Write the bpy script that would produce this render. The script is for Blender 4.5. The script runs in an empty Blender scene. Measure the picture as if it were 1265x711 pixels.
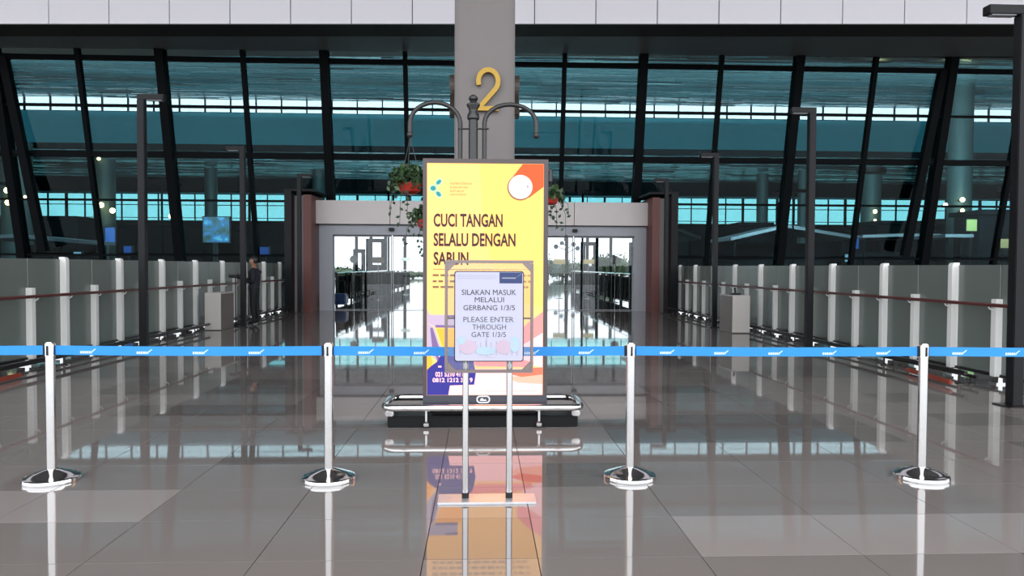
import bpy, bmesh, math, random
from mathutils import Vector, Matrix
R = random.Random(7)
SC = bpy.context.scene
COL = SC.collection

# ------------------------------------------------------------------ camera
F_PX, CAM_H = 914.0, 1.53
YAW, PITCH, ROLL = math.radians(2.35), math.radians(-1.63), math.radians(-0.25)
_f = Vector((math.sin(YAW)*math.cos(PITCH), math.cos(YAW)*math.cos(PITCH), math.sin(PITCH)))
_r0 = Vector((math.cos(YAW), -math.sin(YAW), 0)); _u0 = _r0.cross(_f)
_r = _r0*math.cos(ROLL) - _u0*math.sin(ROLL); _u = _r0*math.sin(ROLL) + _u0*math.cos(ROLL)
cd = bpy.data.cameras.new('camera'); cam = bpy.data.objects.new('camera', cd); COL.objects.link(cam)
cd.sensor_width = 36; cd.lens = F_PX/1265*36; cd.clip_end = 600; cd.clip_start = .05
m = Matrix((_r, _u, -_f)).transposed().to_4x4(); m.translation = (0, 0, CAM_H); cam.matrix_world = m
SC.camera = cam

def at(px, py, Y):
    d = _f*F_PX + _r*(px-632.5) - _u*(py-355.5)
    return Vector((0, 0, CAM_H)) + d*(Y/d.y)

# ------------------------------------------------------------------ world: bright overcast sky
w = bpy.data.worlds.new('world'); SC.world = w; w.use_nodes = True
nt = w.node_tree; nt.nodes.clear()
o_ = nt.nodes.new('ShaderNodeOutputWorld'); bg = nt.nodes.new('ShaderNodeBackground')
tc = nt.nodes.new('ShaderNodeTexCoord'); sp = nt.nodes.new('ShaderNodeSeparateXYZ'); cr = nt.nodes.new('ShaderNodeValToRGB')
nt.links.new(tc.outputs['Generated'], sp.inputs[0]); nt.links.new(sp.outputs['Z'], cr.inputs[0])
cr.color_ramp.elements[0].position = 0.0; cr.color_ramp.elements[0].color = (.70, .75, .80, 1)
cr.color_ramp.elements[1].position = .6; cr.color_ramp.elements[1].color = (.92, .96, 1.0, 1)
nt.links.new(cr.outputs[0], bg.inputs[0]); bg.inputs[1].default_value = 4.0
nt.links.new(bg.outputs[0], o_.inputs[0])
SC.view_settings.view_transform = 'Standard'; SC.view_settings.look = 'None'
SC.view_settings.gamma = 1; SC.view_settings.exposure = 0.0; SC.view_settings.use_curve_mapping = False
SC.cycles.max_bounces = 10; SC.cycles.transparent_max_bounces = 24; SC.cycles.glossy_bounces = 6; SC.cycles.diffuse_bounces = 4
SC.cycles.sample_clamp_indirect = 6; SC.cycles.use_denoising = True
SC.cycles.caustics_reflective = False; SC.cycles.caustics_refractive = False

MEZZ_FILL = 7000     # watts of the fill light added along the mezzanine edge
HALL_FILL = 1700      # watts of each fill light added in the hall
# ------------------------------------------------------------------ materials
def srgb(r, g, b):
    f = lambda c: (c/255/12.92) if c/255 <= .04045 else ((c/255+.055)/1.055)**2.4
    return (f(r), f(g), f(b))
def mat(name, col, rough=.5, metal=0, var=.08, scale=6, bump=0, spec=.5, emit=None, es=0, rvar=0.0):
    m = bpy.data.materials.new(name); m.use_nodes = True
    t = m.node_tree; b = t.nodes['Principled BSDF']
    tx = t.nodes.new('ShaderNodeTexCoord'); nz = t.nodes.new('ShaderNodeTexNoise'); nz.inputs['Scale'].default_value = scale
    nz.inputs['Detail'].default_value = 4
    t.links.new(tx.outputs['Object'], nz.inputs['Vector'])
    mx = t.nodes.new('ShaderNodeMix'); mx.data_type = 'RGBA'
    mx.inputs[6].default_value = (*[c*(1-var) for c in col], 1); mx.inputs[7].default_value = (*[min(1, c*(1+var)) for c in col], 1)
    t.links.new(nz.outputs[0], mx.inputs[0]); t.links.new(mx.outputs[2], b.inputs['Base Color'])
    b.inputs['Roughness'].default_value = rough; b.inputs['Metallic'].default_value = metal
    b.inputs['Specular IOR Level'].default_value = spec
    if rvar:
        mr = t.nodes.new('ShaderNodeMapRange'); mr.inputs[3].default_value = max(0, rough-rvar); mr.inputs[4].default_value = rough+rvar
        t.links.new(nz.outputs[0], mr.inputs[0]); t.links.new(mr.outputs[0], b.inputs['Roughness'])
    if bump:
        bp = t.nodes.new('ShaderNodeBump'); bp.inputs['Strength'].default_value = bump; bp.inputs['Distance'].default_value = .01
        t.links.new(nz.outputs[0], bp.inputs['Height']); t.links.new(bp.outputs[0], b.inputs['Normal'])
    if emit:
        b.inputs['Emission Color'].default_value = (*emit, 1); b.inputs['Emission Strength'].default_value = es
    return m
def glass(name, tint, refl=1.0, rough=0.0, haze=None, hz=0):
    """thin sheet glass: tinted see-through plus a fresnel mirror"""
    m = bpy.data.materials.new(name); m.use_nodes = True; t = m.node_tree; t.nodes.clear()
    o = t.nodes.new('ShaderNodeOutputMaterial'); mx = t.nodes.new('ShaderNodeMixShader')
    tr = t.nodes.new('ShaderNodeBsdfTransparent'); gl = t.nodes.new('ShaderNodeBsdfGlossy'); fr = t.nodes.new('ShaderNodeFresnel')
    tx = t.nodes.new('ShaderNodeTexCoord'); nz = t.nodes.new('ShaderNodeTexNoise'); nz.inputs['Scale'].default_value = .6
    mc = t.nodes.new('ShaderNodeMix'); mc.data_type = 'RGBA'
    mc.inputs[6].default_value = (*[c*.93 for c in tint], 1); mc.inputs[7].default_value = (*tint, 1)
    t.links.new(tx.outputs['Object'], nz.inputs['Vector']); t.links.new(nz.outputs[0], mc.inputs[0])
    t.links.new(mc.outputs[2], tr.inputs[0])
    gl.inputs['Roughness'].default_value = rough; gl.inputs[0].default_value = (refl, refl, refl, 1)
    fr.inputs[0].default_value = 1.5
    src = tr
    if haze:
        df = t.nodes.new('ShaderNodeBsdfDiffuse'); df.inputs[0].default_value = (*haze, 1); m2 = t.nodes.new('ShaderNodeMixShader')
        m2.inputs[0].default_value = hz; t.links.new(tr.outputs[0], m2.inputs[1]); t.links.new(df.outputs[0], m2.inputs[2]); src = m2
    t.links.new(fr.outputs[0], mx.inputs[0]); t.links.new(src.outputs[0], mx.inputs[1]); t.links.new(gl.outputs[0], mx.inputs[2])
    t.links.new(mx.outputs[0], o.inputs[0]); return m
def screen(name, col, s=1.0):
    # an over-bright panel: its red channel is far past the camera's clipping point
    col = tuple(col); k = 1.9 if col[0] > .9 else 1
    col = (col[0]*k, min(col[1], .93) if k > 1 else col[1], col[2])
    m = mat(name, tuple(min(1, c)*.06 for c in col), .35, spec=.15, emit=col, es=s); return m

FLOOR_SPEC = 1.0
M = {}
M['tile0'] = mat('floor tile grey brown', (.205, .176, .166), .035, var=.05, scale=1.3, spec=FLOOR_SPEC, rvar=.012)
M['tile1'] = mat('floor tile dark', (.145, .125, .118), .03, var=.05, scale=1.3, spec=FLOOR_SPEC, rvar=.012)
M['tile2'] = mat('floor tile light', (.29, .25, .237), .045, var=.05, scale=1.3, spec=FLOOR_SPEC, rvar=.012)
M['grout'] = mat('grout', (.09, .08, .075), .6)
M['hall_floor'] = mat('hall floor', (.16, .17, .17), .10, var=.2, scale=.35, spec=1, rvar=.06)
M['ground'] = mat('outside paving', (.33, .33, .32), .8)
M['panel'] = mat('fascia aluminium panel', srgb(240, 234, 240), .42, var=.015, scale=.7)
M['black'] = mat('black steel', (.005, .005, .006), .5, spec=.2)
M['mullion'] = mat('charcoal mullion', (.003, .004, .005), .6, spec=.06)
M['soffit'] = mat('soffit grey', (.17, .18, .19), .5, var=.1, scale=1)
M['beam'] = mat('dark beam', (.018, .018, .017), .6)
M['concrete'] = mat('column concrete', srgb(114, 107, 105), .7, var=.06, scale=3, bump=.15)
M['canopy'] = mat('canopy ceiling', (.20, .20, .205), .7)
M['yellow'] = mat('yellow letter', srgb(178, 138, 26), .45)
M['shaded_yellow'] = mat('dark bronze letter', (.05, .035, .025), .5)  # yellow side figures, their shade put into a dark colour
M['fglass'] = glass('facade tinted glass', (.60, .74, .765), .25)
M['farglass'] = glass('far window glass', (.52, .76, .76), .6)
M['clerglass'] = glass('clerestory glass', (.98, .97, .97), .6)
M['doorglass'] = glass('door glass', (.94, .955, .96), .7)
M['clear'] = glass('clear acrylic', (.93, .93, .94), .5, haze=(.8, .8, .8), hz=.05)
M['teal'] = mat('mezzanine cladding', (.16, .60, .72), .5, var=.12, scale=.12)
M['darkwall'] = mat('dark hall wall', (.006, .012, .015), .8, spec=.03)
M['slat'] = mat('ceiling slat', (.42, .62, .66), .17, metal=.8, var=.3, scale=.5)
M['slatback'] = mat('ceiling back', (.05, .07, .075), .7)
M['hallcol'] = mat('hall column', (.06, .10, .10), .5)
M['portal'] = mat('portal beige panel', srgb(200, 190, 187), .5, var=.04, scale=2)
M['portalgrey'] = mat('portal grey frame', srgb(152, 152, 158), .45, var=.04)
M['maroon'] = mat('portal maroon fin', srgb(98, 52, 46), .5)
M['fin'] = mat('portal taupe fin', srgb(120, 112, 110), .5)
M['frost'] = mat('frosted green grey glass', srgb(106, 113, 107), .22, var=.07, scale=1.2, spec=.6)
M['post'] = mat('white painted post', srgb(232, 230, 226), .4, var=.03)
M['rail'] = mat('maroon handrail', srgb(88, 38, 34), .3)
M['darksteel'] = mat('dark steel tube', (.03, .024, .024), .3, metal=.6)
M['orange'] = mat('orange reflection', srgb(140, 58, 40), .6)  # colour of a red floor reflection, given to solid strips
M['lamp'] = mat('lamp post paint', srgb(19, 18, 21), .5, var=.05, spec=.25)
M['chrome'] = mat('brushed stainless', (.60, .585, .575), .12, metal=1, var=.03, scale=30, rvar=.03)
M['mirror'] = mat('polished stainless', (.82, .81, .80), .1, metal=1, var=.02, rvar=.03)
M['belt'] = mat('blue belt webbing', srgb(34, 132, 206), .6, var=.05, scale=60)
M['white'] = mat('white print', srgb(205, 225, 245), .6, var=.02)
M['totem'] = mat('totem frame', srgb(74, 62, 62), .4, var=.05)
M['totemlow'] = mat('totem lower bezel', srgb(62, 62, 70), .35)
M['paper'] = mat('white sign sheet', srgb(176, 174, 192), .5, var=.02)
M['navy'] = mat('navy print', srgb(34, 50, 96), .4)
M['ink'] = mat('black ink', srgb(40, 40, 46), .5)
M['ink2'] = mat('grey ink', srgb(74, 80, 86), .5)
M['palecyan'] = mat('pale cyan print', srgb(160, 180, 192), .5)
M['palepink'] = mat('pale pink print', srgb(182, 162, 178), .5)
M['palegrey'] = mat('pale grey print', srgb(140, 140, 152), .5)
M['iron'] = mat('dark wrought iron', (.022, .02, .02), .35, bump=.1)
M['pot'] = mat('red plastic pot', srgb(178, 42, 30), .35)
M['leaf'] = mat('plant leaf', (.035, .075, .02), .5, var=.5, scale=9)
M['leafd'] = mat('dark leaf', (.02, .045, .018), .5, var=.4, scale=9)
M['boxfront'] = mat('cabinet pale front', srgb(186, 180, 174), .45, var=.03)
M['boxside'] = mat('cabinet taupe side', srgb(112, 100, 96), .5, var=.05)
M['plastic'] = mat('black plastic', (.010, .010, .011), .5, spec=.3)
M['kiosk'] = mat('kiosk dark', (.006, .009, .011), .9, spec=.02)
M['kioskroof'] = mat('kiosk roof edge', srgb(96, 100, 106), .5)
M['skyblue'] = mat('blue trolley plastic', srgb(38, 74, 130), .4)
M['tan'] = mat('tan sign board', srgb(196, 160, 110), .5)
M['cream'] = mat('cream sign disc', srgb(205, 196, 180), .5)
M['scr_yellow'] = screen('screen yellow', srgb(255, 248, 150), 1.0)
M['scr_yellow2'] = screen('screen deeper yellow', srgb(255, 246, 134), 1.0)
M['scr_orange'] = screen('screen orange', srgb(250, 112, 62), 1.0)
M['scr_white'] = screen('screen white', srgb(255, 252, 250), 1.0)
M['scr_ring'] = screen('screen ring brown', srgb(176, 130, 84), .9)
M['scr_ink'] = screen('screen plum ink', srgb(92, 66, 70), .8)
M['scr_soft'] = screen('screen soft ink', srgb(176, 140, 104), .75)
M['scr_cyan'] = screen('screen teal', srgb(70, 176, 190), .9)
M['scr_halo'] = screen('screen pale mint', srgb(214, 248, 200), 1.0)
M['scr_lilac'] = screen('screen lilac', srgb(226, 204, 232), 1.0)
M['scr_mauve'] = screen('screen mauve', srgb(158, 130, 186), .9)
M['scr_blue'] = screen('screen indigo', srgb(74, 72, 176), .9)
M['scr_gold'] = screen('screen gold', srgb(255, 216, 84), 1.0)
M['scr_pink'] = screen('screen pink', srgb(246, 178, 176), 1.0)
M['scr_salmon'] = screen('screen salmon', srgb(244, 144, 116), 1.0)
M['scr_peach'] = screen('screen peach', srgb(252, 214, 188), 1.0)
M['lamp_on'] = mat('lamp globe', (.9, .85, .6), .4, emit=(1, .62, .25), es=30)
M['yglow'] = mat('lit amber sign', (.3, .3, .1), .4, emit=(.7, .5, .1), es=.08)
M['bluesign'] = mat('lit blue sign', (.02, .08, .3), .4, emit=(.03, .12, .6), es=.3)
M['paleblue'] = mat('lit pale blue screen', (.2, .4, .5), .4, emit=(.35, .65, .8), es=.9)
M['skin'] = mat('skin', srgb(150, 108, 88), .5)
M['uniform'] = mat('navy uniform', srgb(22, 22, 34), .8, var=.15, scale=20)
M['trouser'] = mat('dark trousers', srgb(17, 17, 23), .8)
M['hair'] = mat('black hair', (.008, .007, .007), .5)
M['shoe'] = mat('black shoe', (.01, .01, .01), .3)
M['eye'] = mat('eye white', (.6, .6, .6), .3)
M['lips'] = mat('lips', srgb(120, 70, 62), .5)
M['bark'] = mat('bark', (.06, .045, .03), .8)
M['tree'] = mat('tree foliage', (.05, .085, .03), .7, var=.4, scale=1.5)

def picture_mat():
    m = bpy.data.materials.new('led picture'); m.use_nodes = True; t = m.node_tree; b = t.nodes['Principled BSDF']
    tx = t.nodes.new('ShaderNodeTexCoord'); nz = t.nodes.new('ShaderNodeTexNoise'); nz.inputs['Scale'].default_value = 2.2; nz.inputs['Detail'].default_value = 6
    r = t.nodes.new('ShaderNodeValToRGB'); e = r.color_ramp.elements
    e[0].position = .36; e[0].color = (*srgb(6, 40, 50), 1); e[1].position = .66; e[1].color = (*srgb(90, 200, 220), 1)
    k = e.new(.46); k.color = (*srgb(14, 90, 90), 1); k = e.new(.56); k.color = (*srgb(20, 110, 190), 1)
    t.links.new(tx.outputs['Object'], nz.inputs[0]); t.links.new(nz.outputs[0], r.inputs[0])
    t.links.new(r.outputs[0], b.inputs['Emission Color']); b.inputs['Emission Strength'].default_value = 1.6
    b.inputs['Base Color'].default_value = (.02, .02, .03, 1); return m
M['led'] = picture_mat()

# ------------------------------------------------------------------ mesh helpers
class B:
    def __init__(s): s.v = []; s.f = []; s.mi = []
    def _add(s, vs, fs, mi=0):
        n = len(s.v); s.v += [tuple(v) for v in vs]; s.f += [tuple(i+n for i in f) for f in fs]; s.mi += [mi]*len(fs); return s
    def box(s, x0, x1, y0, y1, z0, z1, mi=0):
        vs = [(x, y, z) for z in (z0, z1) for y in (y0, y1) for x in (x0, x1)]
        return s._add(vs, [(0, 2, 3, 1), (4, 5, 7, 6), (0, 1, 5, 4), (2, 6, 7, 3), (0, 4, 6, 2), (1, 3, 7, 5)], mi)
    def hexa(s, bot, top, mi=0):
        """bot/top: 4 points each, counter-clockwise seen from above"""
        return s._add(list(bot)+list(top), [(3, 2, 1, 0), (4, 5, 6, 7), (0, 1, 5, 4), (1, 2, 6, 5), (2, 3, 7, 6), (3, 0, 4, 7)], mi)
    def beam(s, a, b, w, d, mi=0, up=(0, 1, 0)):
        """square bar from a to b, w wide across, d deep along up"""
        a = Vector(a); b = Vector(b); t = (b-a).normalized(); u = Vector(up); u = (u - t*u.dot(t)).normalized(); r = t.cross(u)
        q = [(-1, -1), (1, -1), (1, 1), (-1, 1)]
        ba = [a + r*(i*w/2) + u*(j*d/2) for i, j in q]; tb = [b + r*(i*w/2) + u*(j*d/2) for i, j in q]
        return s.hexa(ba, tb, mi)
    def tube(s, pts, r, n=12, mi=0, closed=False, caps=True):
        P = [Vector(p) for p in pts]; N = len(P); rr = r if isinstance(r, (list, tuple)) else [r]*N
        T = []
        for i in range(N):
            a = P[(i-1) % N] if (closed or i > 0) else P[i]; b = P[(i+1) % N] if (closed or i < N-1) else P[i]
            T.append((b-a).normalized())
        u = Vector((0, 0, 1)) if abs(T[0].z) < .9 else Vector((0, 1, 0)); vs = []; 
        for i in range(N):
            u = (u - T[i]*u.dot(T[i])).normalized(); w2 = T[i].cross(u)
            for k in range(n):
                an = 2*math.pi*k/n; vs.append(P[i] + (u*math.cos(an)+w2*math.sin(an))*rr[i])
        fs = []
        for i in range(N if closed else N-1):
            j = (i+1) % N
            for k in range(n): fs.append((i*n+k, i*n+(k+1) % n, j*n+(k+1) % n, j*n+k))
        if caps and not closed: fs.append(tuple(range(n-1, -1, -1))); fs.append(tuple((N-1)*n+k for k in range(n)))
        return s._add(vs, fs, mi)
    def lathe(s, prof, c=(0, 0, 0), n=24, mi=0):
        vs = []; fs = []; K = len(prof)
        for r, z in prof:
            for k in range(n):
                a = 2*math.pi*k/n; vs.append((c[0]+r*math.cos(a), c[1]+r*math.sin(a), c[2]+z))
        for i in range(K-1):
            for k in range(n): fs.append((i*n+k, i*n+(k+1) % n, (i+1)*n+(k+1) % n, (i+1)*n+k))
        if prof[0][0] > 1e-4: fs.append(tuple(range(n-1, -1, -1)))
        if prof[-1][0] > 1e-4: fs.append(tuple((K-1)*n+k for k in range(n)))
        return s._add(vs, fs, mi)
    def ell(s, c, rx, ry, rz, n=12, m_=8, mi=0):
        vs = [(c[0], c[1], c[2]-rz)]; fs = []
        for i in range(1, m_):
            t = math.pi*i/m_
            for k in range(n):
                a = 2*math.pi*k/n; vs.append((c[0]+rx*math.sin(t)*math.cos(a), c[1]+ry*math.sin(t)*math.sin(a), c[2]-rz*math.cos(t)))
        vs.append((c[0], c[1], c[2]+rz)); L = len(vs)-1
        for k in range(n):
            fs.append((0, 1+(k+1) % n, 1+k)); fs.append((L, L-n+k, L-n+(k+1) % n))
            for i in range(m_-2): a = 1+i*n; fs.append((a+k, a+(k+1) % n, a+n+(k+1) % n, a+n+k))
        return s._add(vs, fs, mi)
    def slab(s, pts, y, d=.001, mi=0):
        """polygon in XZ (counter-clockwise seen from -Y) as a thin solid, front face at y"""
        n = len(pts); vs = [(x, y, z) for x, z in pts]+[(x, y+d, z) for x, z in pts]
        fs = [tuple(range(n)), tuple(range(2*n-1, n-1, -1))]+[(i, i+n, (i+1) % n+n, (i+1) % n) for i in range(n)]
        return s._add(vs, fs, mi)
    def build(s, name, mats, parent=None, smooth=True, bevel=0, **kw):
        me = bpy.data.meshes.new(name); me.from_pydata(s.v, [], s.f)
        mats = mats if isinstance(mats, (list, tuple)) else [mats]
        for q in mats: me.materials.append(M[q] if isinstance(q, str) else q)
        for p, i in zip(me.polygons, s.mi): p.material_index = i
        bm = bmesh.new(); bm.from_mesh(me)
        if bevel: bmesh.ops.bevel(bm, geom=bm.edges[:], offset=bevel, segments=2, affect='EDGES', clamp_overlap=True)
        bmesh.ops.recalc_face_normals(bm, faces=bm.faces); bm.to_mesh(me); bm.free()
        if smooth:
            me.shade_smooth(); me.set_sharp_from_angle(angle=math.radians(35))
        return link(name, me, parent, **kw)
def link(name, data, parent=None, **kw):
    o = bpy.data.objects.new(name, data); COL.objects.link(o)
    if parent:
        o.parent = parent; o.matrix_parent_inverse = Matrix.Translation(-parent.location) if parent.rotation_euler.z == 0 else parent.matrix_basis.inverted()
    for k, v in kw.items(): o[k] = v
    return o
def empty(name, loc=(0, 0, 0), **kw):
    o = bpy.data.objects.new(name, None); COL.objects.link(o); o.location = loc; o.empty_display_size = .2
    for k, v in kw.items(): o[k] = v
    return o
def thing(name, label, cat, loc=(0, 0, 0), group=None):
    kw = dict(label=label, category=cat)
    if group: kw['group'] = group
    return empty(name, loc, **kw)
def tag(o, label, cat, group=None):
    o['label'] = label; o['category'] = cat
    if group: o['group'] = group
    return o
def text(name, s, x0, x1, z0, z1, y, mt, parent, bold=0.0, depth=.0006):
    """lettering fitted to a box on a plane that faces -Y"""
    cu = bpy.data.curves.new(name, 'FONT'); cu.body = s; cu.size = 1; cu.offset = bold; cu.resolution_u = 3; cu.extrude = .001
    t = bpy.data.objects.new(name, cu); COL.objects.link(t)
    me = bpy.data.meshes.new_from_object(t); bpy.data.objects.remove(t); bpy.data.curves.remove(cu)
    me.name = name
    xs = [v.co.x for v in me.vertices]; ys = [v.co.y for v in me.vertices]; a, b, c, d = min(xs), max(xs), min(ys), max(ys)
    for v in me.vertices:
        X = x0+(v.co.x-a)/(b-a)*(x1-x0); Z = z0+(v.co.y-c)/(d-c)*(z1-z0); v.co = (X, y - (depth if v.co.z > 0 else 0), Z)
    me.materials.clear(); me.materials.append(M[mt] if isinstance(mt, str) else mt)
    return link(name, me, parent)
def circ(cx, cz, r, n=32, rz=None, rot=0):
    rz = rz or r; out = []
    for k in range(n):
        a = 2*math.pi*k/n; x, z = r*math.cos(a), rz*math.sin(a)
        out.append((cx+x*math.cos(rot)-z*math.sin(rot), cz+x*math.sin(rot)+z*math.cos(rot)))
    return out
def copy_tree(o, parent=None, root=True):
    c = o.copy(); COL.objects.link(c)
    if parent: c.parent = parent
    for ch in list(o.children): copy_tree(ch, c)
    return c

# ================================================================== SETTING
# floor: base slab + individual tiles near the camera
fl = empty('floor', kind='structure')
PX, PY, X0, Y0 = .87, .63, .30, 3.84
tm = {}
for key in ('tile0', 'tile1', 'tile2'):
    for wd in (.87, .60):
        b = B(); g = .0015; b.hexa([(g, g, -.02), (wd-g, g, -.02), (wd-g, PY-g, -.02), (g, PY-g, -.02)],
                                [(g+.001, g+.001, 0), (wd-g-.001, g+.001, 0), (wd-g-.001, PY-g-.001, 0), (g+.001, PY-g-.001, 0)])
        me = bpy.data.meshes.new('tile'); me.from_pydata(b.v, [], b.f); me.materials.append(M[key]); tm[(key, wd)] = me
cols = [(X0-.60, .60)] + [(X0+PX*k, PX) for k in range(8)] + [(X0-.60-PX*(k+1), PX) for k in range(8)]
def tile_kind(cx, cy):
    # large banks of lighter and darker stone
    if 1.1 < cx and 3.84 < cy < 4.45: return 'tile2'
    if cx < -2.2 and 4.4 < cy < 5.1: return 'tile2'
    if cy > 6.5 and (int((cy-6.3)/1.26)+int((cx+20)/2.6)) % 4 == 0: return 'tile1'
    if R.random() < .10: return 'tile1'
    return 'tile0'
NROW0, NROW1 = -2, 15
for j in range(NROW0, NROW1):
    for x, wd in cols:
        y = Y0+PY*j; k = tile_kind(x+wd/2, y+PY/2)
        o = link('tile', tm[(k, wd)], fl); o.location = (x, y, 0)
xa, xb = X0-.60-PX*8, X0+PX*8; ya, yb = Y0+PY*NROW0, Y0+PY*NROW1
# rest of the terminal floor: jointed by material, same pitch
def floor_far():
    m = bpy.data.materials.new('floor far'); m.use_nodes = True; t = m.node_tree; b = t.nodes['Principled BSDF']
    tx = t.nodes.new('ShaderNodeTexCoord'); mp = t.nodes.new('ShaderNodeMapping'); br = t.nodes.new('ShaderNodeTexBrick')
    t.links.new(tx.outputs['Object'], mp.inputs[0]); mp.inputs['Location'].default_value = (-X0, -Y0, 0)
    t.links.new(mp.outputs[0], br.inputs[0]); br.offset = 0; br.inputs['Scale'].default_value = 1
    br.inputs['Brick Width'].default_value = PX; br.inputs['Row Height'].default_value = PY; br.inputs['Mortar Size'].default_value = .004
    br.inputs['Color1'].default_value = (.205, .176, .166, 1); br.inputs['Color2'].default_value = (.145, .125, .118, 1); br.inputs['Mortar'].default_value = (.06, .055, .05, 1)
    br.inputs['Bias'].default_value = -.55
    t.links.new(br.outputs[0], b.inputs['Base Color']); b.inputs['Roughness'].default_value = .035; b.inputs['Specular IOR Level'].default_value = FLOOR_SPEC
    return m
M['floorfar'] = floor_far()
mh = M['floorfar'].copy(); mh.name = 'hall floor'; M['hall_floor'] = mh
pb = mh.node_tree.nodes['Principled BSDF']; pb.inputs['Roughness'].default_value = .05
bt = [n for n in mh.node_tree.nodes if n.type == 'TEX_BRICK'][0]; bt.inputs['Brick Width'].default_value = 3.5; bt.inputs['Row Height'].default_value = 1.26
bt.inputs['Color1'].default_value = (.22, .22, .22, 1); bt.inputs['Color2'].default_value = (.08, .08, .085, 1); bt.inputs['Bias'].default_value = 0; bt.inputs['Mortar Size'].default_value = .03
b = B()
for (x0, x1, y0, y1) in ((-45, 45, -12, ya), (-45, xa, ya, yb), (xb, 45, ya, yb), (-45, 45, yb, 27.6)): b.box(x0, x1, y0, y1, -.3, 0)
b.build('floor_slab', 'floorfar', fl, smooth=False)
B().box(xa, xb, ya, yb, -.3, -.019).build('tile_bed', 'grout', fl, smooth=False)
B().box(-80, 80, 27.6, 87, -.3, 0).build('hall_slab', 'hall_floor', fl, smooth=False)
B().box(-200, 200, -160, 260, -.6, -.32).build('floor', 'ground', None, smooth=False, kind='structure')

# canopy over the forecourt and the fascia in front of it (slightly skewed in plan)
SK = math.radians(3.1)
def skew(pt):
    x, y, z = pt; return (x*math.cos(SK) + (y-22)*math.sin(SK), 22 - x*math.sin(SK) + (y-22)*math.cos(SK), z)
def skbox(b, x0, x1, y0, y1, z0, z1, **k):
    return b.hexa([skew(p) for p in ((x0, y0, z0), (x1, y0, z0), (x1, y1, z0), (x0, y1, z0))], [skew(p) for p in ((x0, y0, z1), (x1, y0, z1), (x1, y1, z1), (x0, y1, z1))])
FZ = 8.67
fa = empty('trim_1', kind='structure')
k0 = -17
for k in range(k0, 18):
    x0 = 1.8*k - .27; g = .014
    skbox(B(), x0+g, x0+1.8-g, 22, 22.04, FZ, FZ+2.1).build('panel', 'panel', fa, smooth=False)
    skbox(B(), x0+g, x0+1.8-g, 22, 22.04, FZ+2.12, FZ+4.3).build('panel', 'panel', fa, smooth=False)
skbox(B(), -31, 32, 22.05, 22.5, FZ+.02, FZ+4.3).build('backing', 'beam', fa, smooth=False)
tb = empty('trim_2', kind='structure')
skbox(B(), -31, 32, 22.0, 23.1, FZ-.03, FZ).build('beam_soffit', 'beam', tb, smooth=False)
b = B(); z1, z2 = FZ+.02, 9.02
b.hexa([skew(p) for p in ((-31, 23.1, z1), (32, 23.1, z1), (32, 26.6, z2), (-31, 26.6, z2))], [skew(p) for p in ((-31, 23.1, z1+.15), (32, 23.1, z1+.15), (32, 26.6, z2+.15), (-31, 26.6, z2+.15))])
b.build('soffit_panel', 'soffit', tb, smooth=False)
B().hexa([(-45, -1, 15.5), (45, -1, 15.5), (45, 30, 15.5), (-45, 30, 15.5)], [(-45, -1, 15.9), (45, -1, 15.9), (45, 30, 15.9), (-45, 30, 15.9)]).build('ceiling', 'canopy', None, smooth=False, kind='structure')

# glass front, leaning out over the forecourt
def fy(z): return 27.9 - .217*z
fw = empty('window_1', (0, 27, 0), kind='structure')
MX = [.1+5.55*k for k in range(-6, 7)]; TZ = [0.05, 1.9, 3.86, 5.43, 7.05, 8.60, 9.4]
DX0, DX1, DZ = -6.3, 6.5, 3.72      # door portal cut-out
for k, x in enumerate(MX):
    z0 = DZ if DX0 < x < DX1 else 0
    B().beam((x, fy(z0), z0), (x, fy(9.3), 9.3), .28, .40).build('mullion', 'mullion', fw, smooth=False)
    if k < len(MX)-1:
        xm = x+2.775; z0 = DZ if DX0 < xm < DX1 else 0
        B().beam((xm, fy(z0), z0), (xm, fy(9.3), 9.3), .15, .2).build('mullion', 'mullion', fw, smooth=False)
for z, h in ((1.9, .08), (3.86, .07), (5.43, .20), (7.05, .07), (8.60, .16), (9.35, .2)):
    segs = [(MX[0], DX0), (DX1, MX[-1])] if z < DZ else [(MX[0], MX[-1])]
    for s0, s1 in segs: B().box(s0, s1, fy(z)-.08, fy(z)+.08, z-h/2, z+h/2).build('transom', 'mullion', fw, smooth=False)
xs = sorted(MX + [x+2.775 for x in MX[:-1]])
for i in range(len(xs)-1):
    for j in range(len(TZ)-1):
        x0, x1, z0, z1 = xs[i], xs[i+1], TZ[j], TZ[j+1]
        if z1 < DZ+.3 and x1 > DX0 and x0 < DX1:
            if x0 < DX0-.2: x1 = DX0
            elif x1 > DX1+.2: x0 = DX1
            else: continue
        b = B(); b.hexa([(x0, fy(z0), z0), (x1, fy(z0), z0), (x1, fy(z0)+.02, z0), (x0, fy(z0)+.02, z0)], [(x0, fy(z1), z1), (x1, fy(z1), z1), (x1, fy(z1)+.02, z1), (x0, fy(z1)+.02, z1)])
        b.build('pane', 'fglass', fw, smooth=False)
for sx, x in ((1, 16.45), (-1, -16.25)):   # raking braces by the outer main mullions
    br = B(); br.beam((x, 26.02, 8.6), (x-sx*.75, 26.9, 2.0), .26, .26)
    br.build('brace', 'mullion', fw, smooth=False)
    B().beam((x-sx*.28, 26.5, 5.35), (x+sx*.35, 26.75, 5.6), .12, .12).build('brace_bracket', 'mullion', fw, smooth=False)

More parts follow.
